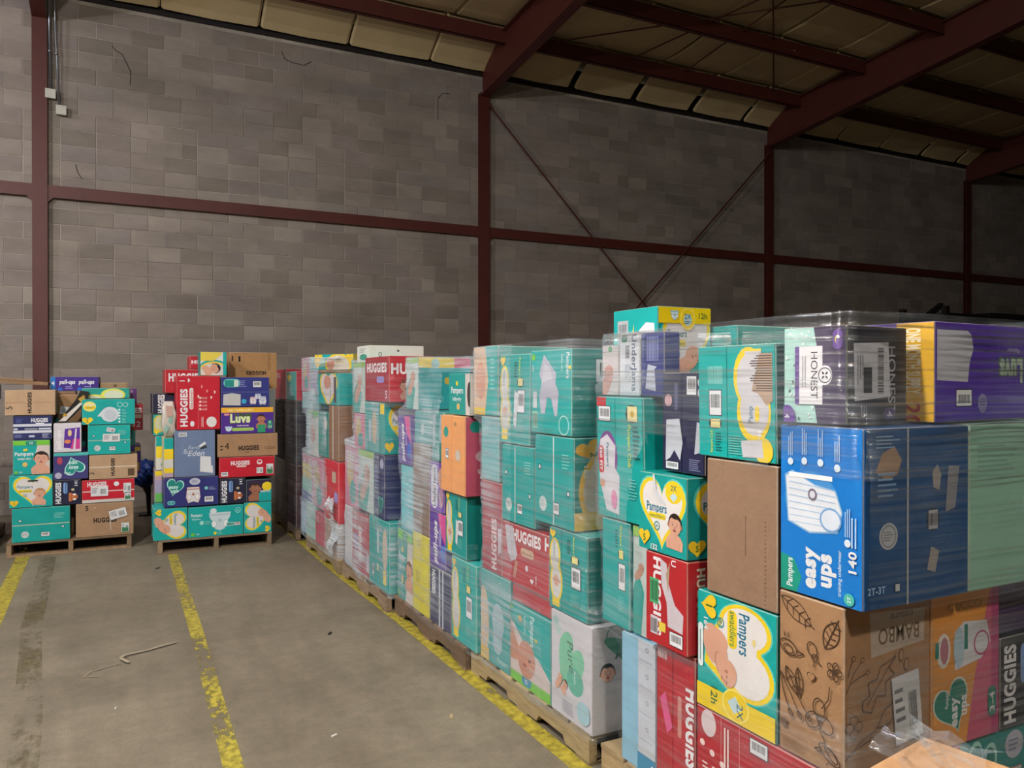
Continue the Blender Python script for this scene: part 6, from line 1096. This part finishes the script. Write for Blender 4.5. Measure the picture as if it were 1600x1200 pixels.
# ------------------------------------------------------------------ stretch film round the stacks
def film_mat():
    m = D.materials.new('stretch_film'); m.use_nodes = True; nt = m.node_tree; L = nt.links; nt.nodes.remove(nt.nodes['Principled BSDF']); out = nt.nodes['Material Output']
    at = N(nt, 'ShaderNodeAttribute', attribute_name='Col'); sp = N(nt, 'ShaderNodeSeparateColor'); L.new(at.outputs['Color'], sp.inputs[0])
    g = N(nt, 'ShaderNodeNewGeometry')
    mp = N(nt, 'ShaderNodeMapping'); mp.inputs['Scale'].default_value = (1.3, 1.3, 75); L.new(g.outputs['Position'], mp.inputs[0])
    mp.inputs['Rotation'].default_value = (R(6), 0, 0)
    st = N(nt, 'ShaderNodeTexNoise', Scale=1, Detail=5, Roughness=.6); L.new(mp.outputs[0], st.inputs['Vector'])
    mpd = N(nt, 'ShaderNodeMapping'); mpd.inputs['Scale'].default_value = (2, 1.6, 60); mpd.inputs['Rotation'].default_value = (R(-38), 0, 0); L.new(g.outputs['Position'], mpd.inputs[0])
    sd = N(nt, 'ShaderNodeTexNoise', Scale=1, Detail=5, Roughness=.6); L.new(mpd.outputs[0], sd.inputs['Vector'])
    smx = N(nt, 'ShaderNodeMix', data_type='FLOAT'); L.new(sp.outputs[2], smx.inputs[0]); L.new(st.outputs[0], smx.inputs[2]); L.new(sd.outputs[0], smx.inputs[3]); st = smx
    lo = N(nt, 'ShaderNodeTexNoise', Scale=2.6, Detail=4); L.new(g.outputs['Position'], lo.inputs['Vector'])
    # milky share of the film: thicker where layers overlap, streak highlights painted white
    mr = N(nt, 'ShaderNodeMapRange'); L.new(lo.outputs[0], mr.inputs[0]); mr.inputs[1].default_value = .35; mr.inputs[2].default_value = .65; mr.inputs[3].default_value = .35; mr.inputs[4].default_value = 1.5
    ms = N(nt, 'ShaderNodeMapRange'); L.new(st.outputs[0], ms.inputs[0]); ms.inputs[1].default_value = .40; ms.inputs[2].default_value = .68; ms.inputs[3].default_value = .55; ms.inputs[4].default_value = 2.3
    a = N(nt, 'ShaderNodeMath', operation='MULTIPLY'); L.new(mr.outputs[0], a.inputs[0]); L.new(ms.outputs[0], a.inputs[1])
    b = N(nt, 'ShaderNodeMath', operation='MULTIPLY', use_clamp=True); L.new(a.outputs[0], b.inputs[0]); L.new(sp.outputs[0], b.inputs[1])
    tr = N(nt, 'ShaderNodeBsdfTransparent'); df = N(nt, 'ShaderNodeBsdfDiffuse'); df.inputs[0].default_value = (.72, .80, .86, 1)
    m1 = N(nt, 'ShaderNodeMixShader'); L.new(b.outputs[0], m1.inputs[0]); L.new(tr.outputs[0], m1.inputs[1]); L.new(df.outputs[0], m1.inputs[2])
    bp = N(nt, 'ShaderNodeBump', Strength=1.0, Distance=.02); L.new(st.outputs[0], bp.inputs['Height'])
    gl = N(nt, 'ShaderNodeBsdfGlossy', Roughness=.12); L.new(bp.outputs[0], gl.inputs['Normal'])
    ms2 = N(nt, 'ShaderNodeMapRange'); L.new(st.outputs[0], ms2.inputs[0]); ms2.inputs[1].default_value = .52; ms2.inputs[2].default_value = .70; ms2.inputs[3].default_value = .012; ms2.inputs[4].default_value = .38
    c = N(nt, 'ShaderNodeMath', operation='MULTIPLY', use_clamp=True); L.new(ms2.outputs[0], c.inputs[0]); L.new(sp.outputs[1], c.inputs[1])
    m2 = N(nt, 'ShaderNodeMixShader'); L.new(c.outputs[0], m2.inputs[0]); L.new(m1.outputs[0], m2.inputs[1]); L.new(gl.outputs[0], m2.inputs[2]); L.new(m2.outputs[0], out.inputs[0])
    return m
M_FILM = film_mat()
M_BLOCK.node_tree.nodes['Principled BSDF'].inputs['Roughness'].default_value = .95
def corners(b_):
    x0, x1, y0, y1, z0, z1, t = b_; c_, s_ = math.cos(t), math.sin(t)
    return [(x0 + c_ * u - s_ * v, y0 + s_ * u + c_ * v) for u, v in ((0, 0), (x1 - x0, 0), (x1 - x0, y1 - y0), (0, y1 - y0))]
def hull(P):
    P = sorted(set((round(a, 4), round(b, 4)) for a, b in P)); cr = lambda o, a, b: (a[0] - o[0]) * (b[1] - o[1]) - (a[1] - o[1]) * (b[0] - o[0])
    def half(Q):
        H = []
        for p in Q:
            while len(H) > 1 and cr(H[-2], H[-1], p) <= 0: H.pop()
            H.append(p)
        return H[:-1]
    return half(P) + half(P[::-1])
def wrap(st, label, haze, zlo=.10, ztop=None, off=.014, win=.05, seed=1):
    """film pulled round the cartons: one outline of the cartons per height, rounded by the tension of the film"""
    bs = STACK[st]; top = max(b_[5] for b_ in bs) if ztop is None else ztop; NZ = int((top - zlo) / .035); NA = 120; rn = random.Random(seed)
    cx = sum(b_[0] + b_[1] for b_ in bs) / 2 / len(bs); cy = sum(b_[2] + b_[3] for b_ in bs) / 2 / len(bs)
    rows = []
    for k in range(NZ + 1):
        z = zlo + (top - zlo) * k / NZ; P = []
        for b_ in bs:
            if b_[4] - win < z < b_[5] + win: P += corners(b_)
        H = hull(P); rad = []
        for i in range(NA):
            a = 2 * math.pi * i / NA; d = (math.cos(a), math.sin(a)); best = .1
            for p, q in zip(H, H[1:] + H[:1]):
                ex, ey = q[0] - p[0], q[1] - p[1]; den = d[0] * ey - d[1] * ex
                if abs(den) < 1e-9: continue
                t = ((p[0] - cx) * ey - (p[1] - cy) * ex) / den; u = ((p[0] - cx) * d[1] - (p[1] - cy) * d[0]) / den
                if t > 0 and -1e-6 <= u <= 1 + 1e-6: best = max(best, t)
            rad.append(best)
        rows.append((z, rad))
    mb = MB(); ph = [rn.uniform(0, 6.28) for _ in range(6)]; V = []
    for k, (z, rad) in enumerate(rows):
        lo_, hi = rows[max(k - 1, 0)][1], rows[min(k + 1, NZ)][1]
        ring = []
        for i in range(NA):
            r_ = max(rad[i], (lo_[i] + hi[i] + rad[i]) / 3) + off; a = 2 * math.pi * i / NA
            r_ += .003 * math.sin(z * 41 + a * 5 + ph[0]) + .003 * math.sin(z * 17 - a * 9 + ph[1]) + .002 * math.sin(z * 90 + a * 3 + ph[2])
            ring.append((cx + r_ * math.cos(a), cy + r_ * math.sin(a), z))
        V.append(ring)
    vs = [p for ring in V for p in ring]; mb.v = vs
    for k in range(NZ):
        for i in range(NA):
            j = (i + 1) % NA; p = V[k][i]; q = V[k][j]; x, y, z = (p[0] + q[0]) / 2, (p[1] + q[1]) / 2, p[2] + .017
            nx, ny = (q[1] - p[1]), -(q[0] - p[0]); l = math.hypot(nx, ny) or 1
            h = haze(x, y, z, nx / l, ny / l); h = h and (h[0] * .44, h[1])
            if h is None: continue
            mb.f.append((k * NA + i, k * NA + j, (k + 1) * NA + j, (k + 1) * NA + i)); mb.c.append((h[0], h[1], 1 if (y > 5.2 and z < 1.2) else 0, 1))
    o = new('stretch_wrap', mb.mesh('stretch_wrap', M_FILM, smooth=True), M_FILM); tag(o, label, 'plastic film'); return o
def wave(x, s, p=0): return .5 + .5 * math.sin(x * s + p)
def hA(x, y, z, nx, ny):
    if nx < -.5:                                    # the aisle side: torn away over the lower near cartons
        edge = 1.36 + .10 * (y - 1.8) + .02 * math.sin(y * 23)
        if y < 2.42 + .05 * math.sin(z * 7) and z < edge and z > .66: return None
        if z < .66: return (.10, .5)
        return (.08 + .08 * (z > 1.48) + (.14 if y > 2.44 else 0), 2.0 if z > 1.40 else .9)
    return (.12 + .08 * wave(z, 4) + (.08 if 1.35 < z < 1.5 else 0), 2.2 if z > 1.3 else .9)
def hB(x, y, z, nx, ny): return (.16 + .22 * (y > 3.5) + .14 * wave(y + z * .8, 6) * (z > 1.3) + (.14 if z < .55 and y > 3.2 else 0), .9)
def hC(x, y, z, nx, ny):
    if y < 4.36 and .62 < z < 1.64: return (.03, .3) if nx < -.5 else None
    return (.34 + .22 * wave(y * 1.7 + z, 5) + (.2 if z > 1.42 else 0) - (.2 if z < .85 and y < 4.7 else 0), .8)
def hD(x, y, z, nx, ny):
    if z > 1.44 and y < 5.85: return (.10, .5)
    if y < 5.45 and z > .6: return (.10, .6)
    return (.34 + (.22 if y > 5.7 else 0) + .1 * wave(y - z, 8), .8)
def hE(x, y, z, nx, ny):
    if 1.34 < z and y < 7.1: return (.10, .9)
    if y < 6.85 and .42 < z < 1.4: return (.08, .7)
    return (.55 + .15 * wave(y * 2 + z * 3, 4), 1.0)
wrap('A', 'clear stretch film wound round the nearest stack', hA, zlo=.10, ztop=1.80, seed=1)
wrap('B', 'clear stretch film wound round the second stack', hB, zlo=.10, ztop=1.79, seed=2)
wrap('C', 'cloudy stretch film wound round the third stack', hC, zlo=.10, ztop=1.76, seed=3)
wrap('D', 'cloudy stretch film wound round the fourth stack', hD, zlo=.10, ztop=1.77, seed=4)
wrap('E', 'very milky stretch film round the farthest stack of the row', hE, zlo=.10, ztop=1.82, seed=5)
wrap('H', 'dusty stretch film on the shadowed stack behind the row', lambda *a: (.08, .3), zlo=.10, ztop=1.70, seed=6)
# crumpled wad of film at the corner of the farthest stack, and a loose tail by the close kraft carton
def crumple(name, fn, nu, nv, haze, label, seed=3):
    rn = random.Random(seed); mb = MB(); V = []
    for i in range(nu + 1):
        for j in range(nv + 1):
            p = fn(i / nu, j / nv); k = .012; V.append((p[0] + rn.uniform(-k, k), p[1] + rn.uniform(-k, k), p[2] + rn.uniform(-k, k)))
    mb.v = V
    for i in range(nu):
        for j in range(nv): a = i * (nv + 1) + j; mb.f.append((a, a + 1, a + nv + 2, a + nv + 1)); mb.c.append((haze, 3.0, 0, 1))
    tag(new(name, mb.mesh(name, M_FILM), M_FILM), label, 'plastic film')
crumple('film_wad', lambda u, v: (1.66 - .03 * math.sin(u * 9), 6.50 + .26 * v * (1 - .4 * u), .62 - .47 * u), 16, 6, .45, 'crumpled wad of film hanging at the corner of the farthest stack', 4)
crumple('film_tail', lambda u, v: (.98 + .17 * u, .68 + .12 * v + .03 * u, 1.064 + .012 * math.sin(u * 6) + .01 * v), 10, 5, .10, 'glinting scrap of film lying on the close kraft carton', 6)
